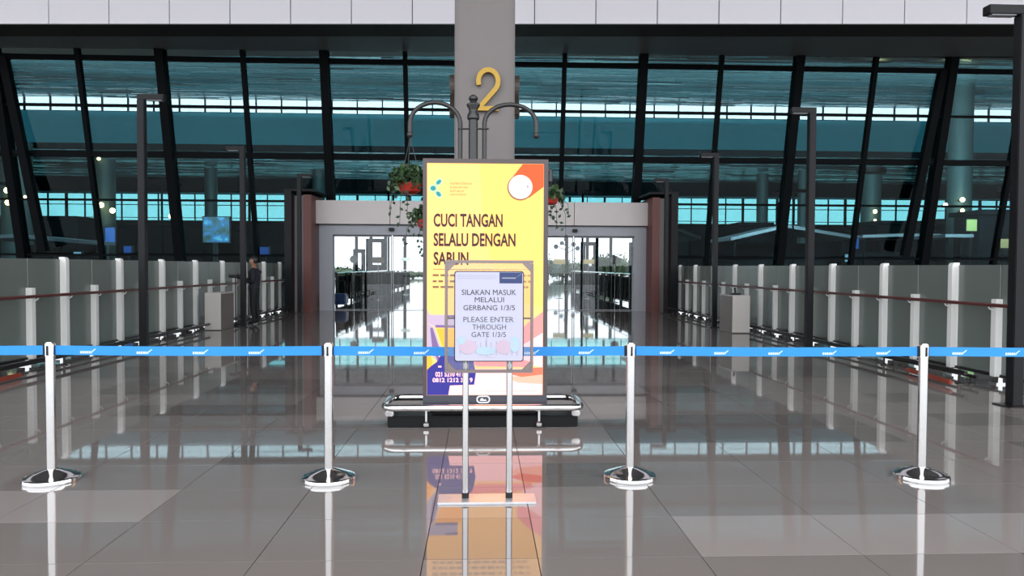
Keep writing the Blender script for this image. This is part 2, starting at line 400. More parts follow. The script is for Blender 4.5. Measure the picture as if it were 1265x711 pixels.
# hall behind the glass
hc = empty('ceiling', kind='structure')
def czh(y): return 9.6 + (y-27.5)*(19.1-9.6)/(80-27.5)
b = B(); b.hexa([(-80, 27.3, czh(27.3)+.35), (80, 27.3, czh(27.3)+.35), (80, 80.5, czh(80.5)+.35), (-80, 80.5, czh(80.5)+.35)], [(-80, 27.3, 23), (80, 27.3, 23), (80, 80.5, 24), (-80, 80.5, 24)])
b.build('ceiling_deck', 'slatback', hc, smooth=False)
def slats(name, parent, y0, y1, zf, step, hw):
    b = B(); y = y0
    while y < y1:
        x = -75+R.random()*5
        while x < 75:
            L = R.uniform(3, 9); ty = R.gauss(0, .09); tx = R.gauss(0, .006); z = zf(y)
            sl = math.atan((zf(y+.1)-z)/.1)+ty; c, s = math.cos(sl)*hw, math.sin(sl)*hw
            q = L*tx
            b.hexa([(x, y-c, z-s), (x+L, y-c, z-s+q), (x+L, y+c, z+s+q), (x, y+c, z+s)], [(x, y-c, z-s+.05), (x+L, y-c, z-s+q+.05), (x+L, y+c, z+s+q+.05), (x, y+c, z+s+.05)])
            x += L+.06
        y += step
    return b.build(name, 'slat', parent, smooth=False, kind='stuff')
slats('ceiling_slats', hc, 28.2, 80, czh, .62, .22)
mz = empty('wall_mezzanine', kind='structure')
def mzz(y): return 9.15 + (y-50)*(10.2-9.15)/26
b = B(); b.hexa([(-80, 50, 9.35), (80, 50, 9.35), (80, 79.5, 10.75), (-80, 79.5, 10.75)], [(-80, 50, 9.47), (80, 50, 9.47), (80, 79.5, 11.0), (-80, 79.5, 11.0)])
b.build('mezzanine_body', 'teal', mz, smooth=False)
B().box(-80, 80, 49.9, 50.0, 9.12, 9.5).build('edge_beam', 'darkwall', mz, smooth=False)
slats('soffit_slats', mz, 50.4, 74, lambda y: mzz(y), .62, .22)
B().box(-80, 80, 75.5, 76, 8.9, 10.9).build('bulkhead', 'darkwall', mz, smooth=False)

bw = empty('wall_back', kind='structure')
B().box(-80, 80, 80, 80.6, 9.15, 17.7).build('upper_wall', 'teal', bw, smooth=False)
B().box(-80, -16.8, 80, 80.6, 0, 6.26).build('lower_wall', 'darkwall', bw, smooth=False)
B().box(17.2, 80, 80, 80.6, 0, 6.26).build('lower_wall', 'darkwall', bw, smooth=False)
B().box(-80, -79.5, 27, 80, 0, 22).build('wall_left', 'darkwall', None, smooth=False, kind='structure')
B().box(79.5, 80, 27, 80, 0, 22).build('wall_right', 'darkwall', None, smooth=False, kind='structure')
for sx in (-1, 1): B().box(min(sx*33.2, sx*80), max(sx*33.2, sx*80), 27.4, 27.9, 0, 12).build('wall_front', 'darkwall', None, smooth=False, kind='structure')
B().box(-80, 80, 27.0, 27.4, 9.42, 12).build('trim_3', 'darkwall', None, smooth=False, kind='structure')
w2 = empty('window_2', kind='structure')     # long low band of far windows
N = 84; dx = 160/N
for k in range(N):
    x = -80+dx*k
    B().box(x, x+dx, 80.2, 80.23, 6.26, 9.15).build('pane', 'farglass', w2, smooth=False)
    B().box(x-(.11 if k % 2 else .035), x+(.11 if k % 2 else .035), 80.05, 80.3, 6.26, 9.15).build('mullion', 'mullion', w2, smooth=False)
for z, h in ((6.26, .12), (6.6, .06), (7.95, .07), (8.45, .05), (9.15, .12)): B().box(-80, 80, 80.04, 80.25, z-h/2, z+h/2).build('transom', 'mullion', w2, smooth=False)
w3 = empty('window_3', kind='structure')     # clerestory
N = 60; dx = 160/N
for k in range(N):
    x = -80+dx*k
    B().box(x, x+dx, 80.2, 80.23, 17.7, 19.3).build('pane', 'clerglass', w3, smooth=False)
    B().box(x-.06, x+.06, 80.05, 80.3, 17.7, 19.3).build('mullion', 'mullion', w3, smooth=False)
for z, h in ((17.7, .15), (18.45, .07), (19.3, .1)): B().box(-80, 80, 80.04, 80.25, z-h/2, z+h/2).build('transom', 'mullion', w3, smooth=False)
w4 = empty('window_4', kind='structure')     # open glazed end wall behind the doors
gx = [-16.8]+[at(p, 300, 80).x for p in (440, 458, 476, 500, 540, 600, 660, 700, 726, 738, 755)]+[17.2]
for x0, x1 in zip(gx[:-1], gx[1:]):
    B().box(x0+.05, x1-.05, 80.2, 80.23, .05, 6.26).build('pane', 'doorglass', w4, smooth=False)
for x in gx: B().box(x-.16, x+.16, 80.05, 80.35, 0, 6.26).build('mullion', 'mullion', w4, smooth=False)

# ------------------------------------------------------------------ door portal
dr = empty('door_1', (0, 26, 0), kind='structure')
def sbox(name, x0, x1, y0, y1, z0, z1, mt, parent, bevel=0, **kw): return B().box(x0, x1, y0, y1, z0, z1).build(name, mt, parent, smooth=False, bevel=bevel, **kw)
HX = [-5.95, -3.15, 0.05, 3.2, 5.95]
for a_, b_ in zip(HX[:-1], HX[1:]): sbox('header_panel', a_+.01, b_-.01, 25.6, 27.2, 2.98, 3.78, 'portal', dr)
sbox('header_core', -5.9, 5.9, 25.65, 27.15, 2.96, 3.76, 'beam', dr)
sbox('frame_head', -5.6, 5.85, 25.8, 26.2, 2.62, 2.98, 'portalgrey', dr)
for sx, xa_, xb_ in ((-1, -5.6, -5.15), (1, 5.35, 5.85)): sbox('jamb', xa_, xb_, 25.8, 26.2, 0, 2.62, 'portalgrey', dr)
for sx in (-1, 1):
    c = .05
    def fin(nm, u0, u1, y0, y1, z1, mt):
        x0, x1 = sorted((c+sx*u0, c+sx*u1)); sbox(nm, x0, x1, y0, y1, 0, z1, mt, dr)
    fin('fin', 5.72, 5.98, 24.9, 27.0, 3.90, 'maroon'); fin('fin', 5.98, 6.32, 25.1, 27.0, 3.88, 'fin'); fin('fin', 6.32, 6.55, 24.7, 27.2, 4.02, 'black')
    x0, x1 = sorted((c+sx*5.6, c+sx*6.6)); sbox('portal_cap', x0, x1, 24.8, 27.2, 4.0, 4.08, 'black', dr)
LE = [at(p, 330, 26).x for p in (412, 484, 709, 783)]
for x0, x1, nm in ((LE[0], LE[1], 'door_leaf'), (LE[1]+.03, (LE[1]+LE[2])/2-.02, 'door_leaf'), ((LE[1]+LE[2])/2+.02, LE[2]-.03, 'door_leaf'), (LE[2], LE[3], 'door_leaf')):
    d = .03; b = B()
    for q in ((x0, x0+d), (x1-d, x1)): b.box(q[0], q[1], 26.0, 26.05, .02, 2.62)
    b.box(x0+d, x1-d, 26.01, 26.04, .01, .03); b.box(x0+d, x1-d, 26.0, 26.05, 2.56, 2.62)
    lf = b.build(nm, 'portalgrey', dr, smooth=False)
    sbox('pane', x0+d, x1-d, 26.02, 26.03, .03, 2.56, 'doorglass', lf)
for p in (484, 710):
    q = at(p, 285, 25.8)
    tag(sbox('door_sensor', q.x-.09, q.x+.09, 25.68, 25.8, 2.74, 2.86, 'plastic', None, bevel=.015), 'small black motion sensor on door frame, %s of the yellow screen' % ('left' if p < 600 else 'right'), 'sensor')

# ------------------------------------------------------------------ big pillar with the figure 2
pl = thing('pillar', 'tall square grey concrete pillar rising behind the yellow screen', 'pillar', (.03, 10.3, 0))
a0, a1 = at(561, 329, 10).x, at(635, 329, 10).x
B().box(a0, a1, 10, 10.8, 0, 15.5).build('shaft', 'concrete', pl, smooth=False, bevel=.02)
B().box(a0+.055, a1-.055, 9.992, 10.0, .1, 15.5).build('face_panel', 'concrete', pl, smooth=False)
B().box(a0-.02, a1+.02, 9.97, 10.82, 0, .12).build('skirting', 'chrome', pl, smooth=False, bevel=.005)
def number2(name, label, T__, mt='yellow'):
    # stroke of the figure 2 in a unit box, extruded
    path = []
    for k in range(15):
        a = math.radians(200 - 245*k/14); path.append((.5+.44*math.cos(a), .70+.27*math.sin(a)))
    path += [(.08, .055)]; path += [(.95, .055)]
    W_, H_, T_ = .30, .56, T__
    P_ = [Vector(((u-.5)*W_, (v-0)*H_)) for u, v in path]; hw = .031; Lf, Rt = [], []
    for i, p in enumerate(P_):
        d0 = (p-P_[i-1]).normalized() if i else (P_[1]-p).normalized(); d1 = (P_[i+1]-p).normalized() if i < len(P_)-1 else d0
        n0 = Vector((-d0.y, d0.x)); n1_ = Vector((-d1.y, d1.x)); m_ = (n0+n1_).normalized(); k = hw/max(.45, m_.dot(n0)); Lf.append(p+m_*k); Rt.append(p-m_*k)
    b = B(); n = len(P_)
    vs = [(q.x, yy, q.y) for yy in (-T__/2, T__/2) for q in Lf+Rt]; fs = []
    for i in range(n-1):
        for o2, rev in ((0, 0), (2*n, 1)): f = (o2+i, o2+i+1, o2+n+i+1, o2+n+i); fs.append(f[::-1] if rev else f)
        fs.append((i, i+1, 2*n+i+1, 2*n+i)); fs.append((n+i, n+i+1, 3*n+i+1, 3*n+i))
    fs += [(0, n, 3*n, 2*n), (n-1, 2*n-1, 4*n-1, 3*n-1)]
    b._add(vs, fs)
    o = b.build(name, mt, None, smooth=False); tag(o, label, 'sign'); return o
q = at(603, 137, 9.95)
n1 = number2('number_sign', 'yellow figure 2 on the front of the pillar', .05); n1.location = (q.x, 9.95, q.z)
for sx in (-1, 1):
    n = number2('number_sign', 'figure 2 seen edge-on on the %s side of the pillar' % ('left' if sx < 0 else 'right'), .07, 'shaded_yellow')
    n.rotation_euler.z = math.pi/2; n.location = ((a0-.04) if sx < 0 else (a1+.04), 10.35, q.z)

# fill lights added on masts to brighten the mezzanine and the slatted ceiling
for px, zf_, lab in ((-10, 6.0, 'far left'), (200, 6.0, 'left'), (480, 6.0, 'left of the portal axis'), (720, 6.0, 'right of the portal axis'), (980, 6.0, 'right'), (1250, 6.0, 'far right')):
    v = at(px, 250, 33); t = thing('fill_light', 'added fill light on a mast in the hall, %s' % lab, 'lamp', (v.x, 33, 0))
    B().tube([(v.x, 33, 0), (v.x, 33, 5.0)], .05, 8).build('mast', 'mullion', t)
    B().box(v.x-.8, v.x+.8, 32.95, 33.1, 4.95, 5.1).build('housing', 'mullion', t, smooth=False)
    ld = bpy.data.lights.new('fill_light_lamp', 'AREA'); ld.shape = 'RECTANGLE'; ld.size = 1.5; ld.size_y = .3; ld.energy = HALL_FILL*(.75 if px < 600 else 1.25); ld.color = (.70, .95, 1)
    lo = bpy.data.objects.new('fill_light_lamp', ld); COL.objects.link(lo); lo.parent = t
    lo.location = (0, .13, 5.12); lo.rotation_euler = (math.radians(90+32), 0, 0)

t = thing('mezz_fill_light', 'long added fill light lying along the front edge of the mezzanine', 'lamp', (0, 51, 9.53))  # unseen fitting added to brighten the teal upper wall
B().box(-75, 75, 50.9, 51.05, 9.53, 9.70).box(-75, 75, 51.05, 51.5, 9.53, 9.57).build('trough', 'mullion', t, smooth=False)
ld = bpy.data.lights.new('mezz_fill_light_lamp', 'AREA'); ld.shape = 'RECTANGLE'; ld.size = 145; ld.size_y = .1; ld.energy = MEZZ_FILL; ld.color = (.62, .95, 1)
lo = bpy.data.objects.new('mezz_fill_light_lamp', ld); COL.objects.link(lo); lo.parent = t; lo.location = (0, .12, .12); lo.rotation_euler = (math.radians(90+10), 0, 0)

# ================================================================== GLASS RAILINGS
def railing(sx, ystart, n, label, top):
    X = 6.9*sx
    t = thing('glass_railing', label, 'railing', (X, 18, 0))
    P = 1.86; ys = [ystart+P*k for k in range(n)]
    post_m = None
    for i, y in enumerate(ys):
        for tall, yy in ((True, y), (False, y-P/2)):
            h = top if tall else 1.13+(.05 if sx < 0 else 0)
            b = B(); prof = [(-.07, .10), (.07, .10), (.07, h-.05), (.055, h-.015), (.02, h), (-.07, h)] if tall else [(-.07, .10), (.07, .10), (.07, h), (-.07, h)]
            if sx > 0: prof = [(-u, z) for u, z in prof][::-1]
            b.slab([(X-sx*.04+u*.8, z) for u, z in prof], yy-.05, .10)
            p = b.build('post' if tall else 'short_post', 'post', t, smooth=False, bevel=.004)
            B().box(X-.09, X+.09, yy-.08, yy+.08, .0, .025).box(X-.03, X+.03, yy-.03, yy+.03, .02, .1).build('foot', 'chrome', p, smooth=False)
            b = B(); pts = [(X-sx*.07, yy, .98)] + [(X-sx*(.07+.10*math.sin(a)), yy, 1.04-.06*math.cos(a)) for a in (.5, 1.0, 1.57)]
            b.tube(pts, .012, 8); b.build('bracket', 'post', p)
        if True:
            for y0, y1 in ((y-P+.06, y-P/2-.01), (y-P/2+.01, y-.06)):
                b = B().box(X-.006, X+.006, y0, y1, .13, top-.035)
                b.build('glass_panel', 'frost', t, smooth=False, bevel=.003)
    B().tube([(X-sx*.19, ys[0]-P, 1.055), (X-sx*.19, ys[-1]+.1, 1.055)], .025, 12).build('handrail', 'rail', t)
    B().box(X-.03, X+.03, ys[0]-P, ys[-1]+.1, .09, .13).build('bottom_channel', 'darksteel', t, smooth=False)
    # low trolley bumper
    g = thing('bumper_rail', 'low dark tubular trolley bumper along the foot of the %s glass railing' % ('left' if sx < 0 else 'right'), 'rail', (X-sx*.5, 18, 0))
    xr = X-sx*.52
    for r0, r1 in ([(ys[0]-P/2-.1, 17.6), (18.75, ys[-1])] if sx < 0 else [(ys[0]-P/2-.1, ys[-1])]):   # the left one stops either side of the cabinet
        B().tube([(xr, r0, .16), (xr, r1, .16)], .028, 10).build('rail_tube', 'darksteel', g)
        B().tube([(xr+sx*.16, r0, .10), (xr+sx*.16, r1, .10)], .022, 10).build('rail_tube', 'darksteel', g)
    for i, y in enumerate(ys):
        if sx < 0 and 17.5 < y-.9 < 18.8: continue
        B().lathe([(.05, 0), (.05, .012), (.018, .02), (.018, .15)], (xr, y-.9, 0), 12).lathe([(.04, 0), (.04, .012), (.014, .02), (.014, .09)], (xr+sx*.16, y-.9, 0), 12).build('foot', 'darksteel', g)
railing(1, 10.49, 9, 'long frosted glass railing on white posts along the right side of the forecourt', 1.62)
railing(-1, 10.60, 9, 'long frosted glass railing on white posts along the left side of the forecourt', 1.66)
tag(B().beam((6.08, 9.3, .06), (6.25, 10.6, .05), .05, .06, up=(0, 0, 1)).build('reflection_strip', 'orange', None, smooth=False, bevel=.015), 'red reflection modelled as an orange strip by the right railing', 'reflection strip')  # strips stand in for reddish reflections at the railing foot
tag(B().beam((-6.12, 9.0, .06), (-6.2, 10.2, .05), .05, .06, up=(0, 0, 1)).build('reflection_strip', 'orange', None, smooth=False, bevel=.015), 'red reflection modelled as an orange strip by the left railing', 'reflection strip')

# ================================================================== LAMP POSTS
def lamp_post(px, X, y, ztop, arm, label, w=.125):
    x = at(px, 330, y).x if X is None else X
    t = thing('lamp_post', label, 'lamp post', (x, y, 0))
    B().box(x-w/2, x+w/2, y-w/2, y+w/2, .012, ztop-.10).build('pole', 'lamp', t, smooth=False, bevel=.008)
    B().box(x-.15, x+.15, y-.15, y+.15, 0, .014).build('base_plate', 'darksteel', t, smooth=False, bevel=.004)
    x0, x1 = sorted((x-arm/abs(arm)*w/2, x+arm))
    B().box(x0, x1, y-w/2, y+w/2, ztop-.10, ztop).build('arm', 'lamp', t, smooth=False, bevel=.006)
    xx0, xx1 = sorted((x+arm*.25, x+arm*.9)); B().box(xx0, xx1, y-w*.35, y+w*.35, ztop-.112, ztop-.10).build('diffuser', 'paleblue' if 0 else 'portalgrey', t, smooth=False)
lamp_post(1256.5, None, 8.0, 4.42, -.42, 'nearest dark lamp post at the right edge, thick and cropped')
lamp_post(1000, None, 13.4, 4.46, -.40, 'tall grey lamp post in front of the right railing, arm pointing left')
lamp_post(883, None, 18.8, 4.46, -.42, 'grey lamp post beside the pale cabinet at the right railing')
lamp_post(822.5, None, 24.2, 4.45, -.40, 'farthest right lamp post, beside the door portal')
lamp_post(177, None, 13.4, 4.54, .40, 'tall grey lamp post in front of the left railing, arm pointing right')
lamp_post(300.5, None, 18.8, 4.50, -.40, 'grey lamp post right behind the standing guard')
lamp_post(370, None, 24.2, 4.50, .40, 'farthest left lamp post, beside the door portal')

# ================================================================== CABINETS
def cabinet(px0, px1, y, depth, label, flip):
    x0, x1 = at(px0, 330, y).x, at(px1, 330, y).x
    t = thing('cabinet', label, 'cabinet', ((x0+x1)/2, y, 0))
    B().box(x0, x1, y+.03, y+depth, 0, .86).build('body', 'boxside', t, smooth=False, bevel=.01)
    B().box(x0-.005, x1+.005, y, y+.032, .02, .88).build('front_panel', 'boxfront', t, smooth=False, bevel=.006)
    B().box(x0-.01, x1+.01, y+.034, y+depth+.01, .861, .89).build('top', 'boxfront', t, smooth=False, bevel=.005)
    return t, x0, x1
c1, x0, x1 = cabinet(252.5, 272, 17.7, .95, 'pale cabinet with taupe side standing by the left railing', 0)
c2, x0, x1 = cabinet(906, 927, 17.0, .95, 'pale cabinet standing by the right railing with a black device on top', 0)
t = thing('card_reader', 'small black device on top of the right pale cabinet', 'device', ((x0+x1)/2, 17.4, .89))
B().box(x0+.08, x1-.1, 17.3, 17.5, .89, .93).build('body', 'plastic', t, smooth=False, bevel=.01)
B().beam(((x0+x1)/2, 17.42, .93), ((x0+x1)/2, 17.46, 1.06), .05, .02).build('stalk', 'plastic', t, smooth=False)
t = thing('camera_tripod', 'small black scanner on a slim stand in front of the guard', 'device', (-6.4, 19.3, 0))
q = at(291, 340, 19.3)
B().tube([(q.x, 19.3, .02), (q.x, 19.3, 1.22)], .015, 8).build('stand', 'plastic', t)
B().lathe([(.14, 0), (.14, .015), (.03, .03)], (q.x, 19.3, 0), 16).build('base', 'plastic', t)
B().box(q.x-.16, q.x+.05, 19.25, 19.38, 1.22, 1.30).ell((q.x+.09, 19.3, 1.25), .07, .06, .06).build('scanner_head', 'plastic', t)

# ================================================================== STANCHIONS AND BELTS
ST = [(-4.95, 5.36), (-3.05, 5.35), (-1.09, 5.31), (1.08, 5.30), (3.22, 5.25), (5.3, 5.22)]
SL = ['stanchion out beyond the left frame edge that the first blue belt comes from', 'leftmost chrome stanchion in view with its blue belt', 'chrome stanchion left of the sign stand, second from the left',
      'chrome stanchion right of the sign stand, third from the left', 'rightmost chrome stanchion in view with its blue belt', 'stanchion out beyond the right frame edge that takes the last blue belt']
def sgn(i):
    x, y = ST[i]; t = thing('stanchion', SL[i], 'stanchion', (x, y, 0))
    B().lathe([(.188, 0), (.19, .012), (.186, .03), (.17, .037), (.165, .037), (.12, .058), (.06, .078), (.036, .085)], (x, y, 0), 48).build('base', 'mirror', t)
    B().tube([(x, y, .08), (x, y, .885)], .031, 24).build('pole', 'chrome', t)
    h = B().tube([(x, y, .886), (x, y, .972), (x, y, .985)], [.033, .033, .026], 24).build('head', 'mirror', t)
    for a in range(4):
        an = a*math.pi/2; b = B().box(-.008, .008, .030, .037, .893, .962); b.v = [(x+vx*math.cos(an)-vy*math.sin(an), y+vx*math.sin(an)+vy*math.cos(an), vz) for vx, vy, vz in b.v]
        b.build('belt_slot', 'plastic', h, smooth=False)
    if i < len(ST)-1:
        x2, y2 = ST[i+1]
        a = Vector((x+.037, y, .928)); c = Vector((x2-.037, y2, .928)); n = 16; b = B()
        hh = .033; d = (c-a)
        vs = []; L = [a+d*(k/n)-Vector((0, 0, .006*math.sin(math.pi*k/n))) for k in range(n+1)]
        for k in range(n):
            p, q_ = L[k], L[k+1]
            b.hexa([(p.x, p.y-.0008, p.z-hh), (q_.x, q_.y-.0008, q_.z-hh), (q_.x, q_.y+.0008, q_.z-hh), (p.x, p.y+.0008, p.z-hh)], [(p.x, p.y-.0008, p.z+hh), (q_.x, q_.y-.0008, q_.z+hh), (q_.x, q_.y+.0008, q_.z+hh), (p.x, p.y+.0008, p.z+hh)])
        be = b.build('belt', 'belt', t, smooth=False)
        B().box(x2-.047, x2-.034, y2-.006, y2+.006, .89, .966).build('belt_end', 'plastic', t, smooth=False)
        # woven white mark repeating along the belt
        m_ = B(); s = .22
        while s < d.length-.15:
            p = a+d*(s/d.length); zz = p.z-.006*math.sin(math.pi*s/d.length)-.012
            for u0, u1 in ((-.045, -.033), (-.029, -.019), (-.015, -.004), (0, .012), (.016, .026), (.030, .036)):
                m_.slab([(p.x+u0, zz-.009), (p.x+u1, zz-.009), (p.x+u1, zz+.008), (p.x+u0, zz+.008)], p.y-.0022, .0008)
            m_.slab([(p.x+.036, zz-.002), (p.x+.066, zz+.024), (p.x+.058, zz+.024), (p.x+.03, zz+.004)], p.y-.0022, .0008)
            s += .395
        m_.build('belt_print', 'white', be, smooth=False, kind='stuff')
for i in range(len(ST)): sgn(i)

# ================================================================== SIGN STAND
SY = 4.80
ss = thing('sign_stand', 'chrome sign stand with a printed gate notice in a framed clear plate', 'sign', (.04, SY, 0))
def S(px, py, y=SY): v = at(px, py, y); return (v.x, v.z)
fx0, fz1 = S(549.5, 321); fx1, fz0 = S(658.5, 460); pw = .019
b = B()
for (x0, x1, z0, z1) in ((fx0, fx1, fz1-pw, fz1), (fx0, fx1, fz0, fz0+pw), (fx0, fx0+pw, fz0+pw, fz1-pw), (fx1-pw, fx1, fz0+pw, fz1-pw)):
    b.box(x0, x1, SY-.014, SY+.014, z0, z1)
M['frame'] = mat('satin frame', (.20, .165, .16), .35, metal=.9, var=.04, rvar=.05)
b.build('frame', 'frame', ss, smooth=False, bevel=.004)
for cx, cz, ux, uz in ((fx0+pw, fz0+pw, 1, 1), (fx1-pw, fz0+pw, -1, 1), (fx0+pw, fz1-pw, 1, -1), (fx1-pw, fz1-pw, -1, -1)):
    pts = [(cx, cz), (cx+ux*.055, cz), (cx, cz+uz*.055)]
    if ux*uz < 0: pts = pts[::-1]
    B().slab(pts, SY-.012, .02).build('corner_bracket', 'frame', ss, smooth=False, bevel=.002)
B().box(fx0+pw, fx1-pw, SY-.003, SY+.003, fz0+pw, fz1-pw).build('clear_plate', 'clear', ss, smooth=False)
zc = S(600, 393)[1]
B().box(fx0+pw, fx1-pw, SY+.006, SY+.014, zc-.006, zc+.006).build('crossbar', 'frame', ss, smooth=False)
p0x, p1z = S(562.5, 335.5); p1x, p0z = S(645.5, 445)
def rrect(x0, x1, z0, z1, r, n=5):
    out = []
    for cx, cz, a in ((x1-r, z0+r, -90), (x1-r, z1-r, 0), (x0+r, z1-r, 90), (x0+r, z0+r, 180)):
        for k in range(n+1): t_ = math.radians(a+90*k/n); out.append((cx+r*math.cos(t_), cz+r*math.sin(t_)))
    return out
B().slab(rrect(p0x-.006, p1x+.006, p0z-.006, p1z+.006, .018), SY-.012, .008).build('notice_backing', 'plastic', ss, smooth=False)
pp = B().slab(rrect(p0x, p1x, p0z, p1z, .014), SY-.0135, .0012).build('notice', 'paper', ss, smooth=False)
for s_, a, b_, c, d, mt in (('SILAKAN MASUK', 570.5, 637.5, 364, 357.5, 'ink'), ('MELALUI', 586.5, 622.5, 373, 366.8, 'ink'), ('GERBANG 1/3/5', 572.5, 636, 382.8, 376.6, 'ink'),
                        ('PLEASE ENTER', 572.5, 634.5, 397.3, 391, 'ink2'), ('THROUGH', 583.5, 625, 406.5, 400.3, 'ink2'), ('GATE 1/3/5', 582.5, 625, 415.8, 409.6, 'ink2')):
    x0, z0 = S(a, c); x1, z1 = S(b_, d); text('notice_text', s_, x0, x1, z0, z1, SY-.0138, mt, pp, bold=.0, depth=.0008)
def prect(name, a, b_, c, d, mt, y=SY-.0143):
    x0, z1 = S(a, c); x1, z0 = S(b_, d); return B().slab([(x0, z0), (x1, z0), (x1, z1), (x0, z1)], y, .0006).build(name, mt, pp, smooth=False)
prect('notice_logo', 617, 645, 336.2, 349.8, 'navy')
prect('logo_print', 620, 637, 342.5, 344.0, 'palegrey', SY-.0148)
x0, z0 = S(636, 343.5); x1, z1 = S(644, 338); B().slab([(x0, z0), (x1-.004, z1-.004), (x1, z1)], SY-.0148, .0005).build('logo_print', 'white', pp, smooth=False)
for k, yy in enumerate((339.5, 341.5, 343.5)): prect('header_print', 565, 613, yy, yy+.5, 'palegrey')
prect('art_print', 563.5, 645, 398.2, 398.8, 'palecyan'); prect('art_print', 600.8, 601.2, 412, 440, 'palegrey')
for (cx, cy, r1, r2, mt) in ((578, 428, 11, 9, 'palepink'), (622, 428, 10, 9, 'palepink'), (600, 433, 12, 5, 'palecyan'), (636, 425, 6, 10, 'palecyan'), (570, 420, 5, 5, 'palecyan')):
    x, z = S(cx, cy); k = SY/914; B().slab(circ(x, z, r1*k, 20, r2*k), SY-.0140-.00012*len(pp.children), .0001).build('art_print', mt, pp, smooth=False)
for q in ((566, 445, 611, 617), ):
    for i in range(12):
        a = 568+i*6.4; prect('art_print', a, a+.45, 416+R.random()*8, 434+R.random()*6, 'palegrey')
prect('art_print', 590, 612, 440.2, 440.9, 'palepink')
for p in (575, 629.5):
    x = S(p, 500)[0]
    po = B().tube([(x, SY+.03, .045), (x, SY+.03, S(600, 393)[1])], .0205, 24).build('post', 'chrome', ss)
    B().tube([(x, SY+.03, .012), (x, SY+.03, .05)], .023, 20).build('post_cap', 'plastic', po)
    B().box(x-.012, x+.012, SY+.004, SY+.012, fz0+.03, fz0+.06).build('clamp', 'chrome', po, smooth=False)
bx0, bx1 = S(541, 617)[0], S(662, 617)[0]
M['plate'] = mat('satin base plate', (.66, .66, .68), .32, metal=.7, var=.1, scale=14, rvar=.1)
B().box(bx0, bx1, SY-.075, SY+.115, 0, .014).build('base_plate', 'plate', ss, smooth=False, bevel=.003)

# ================================================================== DIGITAL TOTEM
TY = 7.12
tt = thing('screen_totem', 'tall lit screen with yellow handwashing poster on a stainless guarded base', 'screen', (.02, TY, 0))
def T(px, py, y=TY): v = at(px, py, y); return (v.x, v.z)
tx0, tx1 = T(522.5, 340)[0], T(676.5, 340)[0]; tz1 = T(600, 196.5)[1]; tz0 = T(600, 499)[1]
sx0, sx1 = T(527.5, 340)[0], T(671, 340)[0]; sz1 = T(600, 202)[1]; sz0 = T(600, 487.5)[1]
b = B(); b.box(tx0, sx0, TY-.02, TY+.16, sz0, sz1).box(sx1, tx1, TY-.02, TY+.16, sz0, sz1).box(tx0, tx1, TY-.02, TY+.16, sz1, tz1).box(sx0, sx1, TY+.01, TY+.16, sz0, sz1)
b.build('housing', 'totem', tt, smooth=False)
B().box(tx0, tx1, TY-.02, TY+.16, tz0, sz0).build('lower_bezel', 'totemlow', tt, smooth=False, bevel=.004)
B().box(tx0+.08, tx1-.08, TY+.02, TY+.13, .10, tz0).build('pedestal', 'black', tt, smooth=False)
sc = B().box(sx0, sx1, TY-.006, TY+.01, sz0, sz1).build('display', 'scr_yellow', tt, smooth=False)
def Q(px, py): # poster position -> totem plane
    return (sx0+(px-527.5)/(671-527.5)*(sx1-sx0), sz1+(py-202)/(487.5-202)*(sz0-sz1))
LV = [0]
def art(name, pts, mt, lv, raw=False):
    P_ = pts if raw else [Q(*p) for p in pts]
    ar = sum(P_[i][0]*P_[(i+1) % len(P_)][1]-P_[(i+1) % len(P_)][0]*P_[i][1] for i in range(len(P_)))
    if ar < 0: P_ = P_[::-1]
    return B().slab(P_, TY-.0065-.0007*lv, .0005).build(name, mt, sc, smooth=False)
k = TY/914
def acirc(name, px, py, r, mt, lv, rz=None, rot=0):
    x, z = Q(px, py); return art(name, circ(x, z, r*k, 36, (rz or r)*k, rot), mt, lv, raw=True)
art('poster_tint', [(592, 202.3), (670.8, 202.3), (670.8, 378), (640, 372), (612, 340), (598, 290)], 'scr_yellow2', 1)
art('poster_band', [(630.5, 220.5), (645, 202.3), (670.8, 202.3), (670.8, 230), (653, 243.5)], 'scr_orange', 2)
acirc('poster_ring', 642, 231, 16, 'scr_ring', 3); acirc('poster_disc', 642.3, 230.3, 14.8, 'scr_white', 4)
art('disc_mark', [(650.4, 228), (651.4, 228), (651.4, 229.6), (653, 230.2), (651.4, 231), (650.8, 233)], 'scr_cyan', 5)
for (px, py, r, rz, rot) in ((535, 232.8, 3.3, 2.9, 0), (541.8, 225.2, 3.6, 2.2, math.radians(45)), (541.6, 239.8, 3.6, 2.3, math.radians(-45))):
    acirc('logo_halo', px, py, r+2.1, 'scr_halo', 1, rz+2.1, rot); acirc('logo_petal', px, py, r, 'scr_cyan', 2, rz, rot)
def ptext(s_, a, b_, c, d, mt, bold=.0, lv=2):
    x0, z0 = Q(a, d); x1, z1 = Q(b_, c); text('poster_text', s_, x0, x1, z0, z1, TY-.0065-.0007*lv, mt, sc, bold=bold)
ptext('KEMENTERIAN', 556, 582.5, 225.5, 228, 'scr_soft'); ptext('KESEHATAN', 556, 577.5, 230.2, 232.7, 'scr_soft')
ptext('REPUBLIK', 556, 573, 234.8, 237.3, 'scr_soft'); ptext('INDONESIA', 556, 575.5, 239, 241.5, 'scr_soft')
ptext('CUCI TANGAN', 535.5, 620.5, 263.5, 280, 'scr_ink', .03); ptext('SELALU DENGAN', 535.5, 636.5, 287.3, 303.8, 'scr_ink', .03); ptext('SABUN', 535.5, 578.5, 310.5, 327, 'scr_ink', .03)
art('poster_rule', [(535, 331.6), (655, 331.6), (655, 332.4), (535, 332.4)], 'scr_soft', 1)
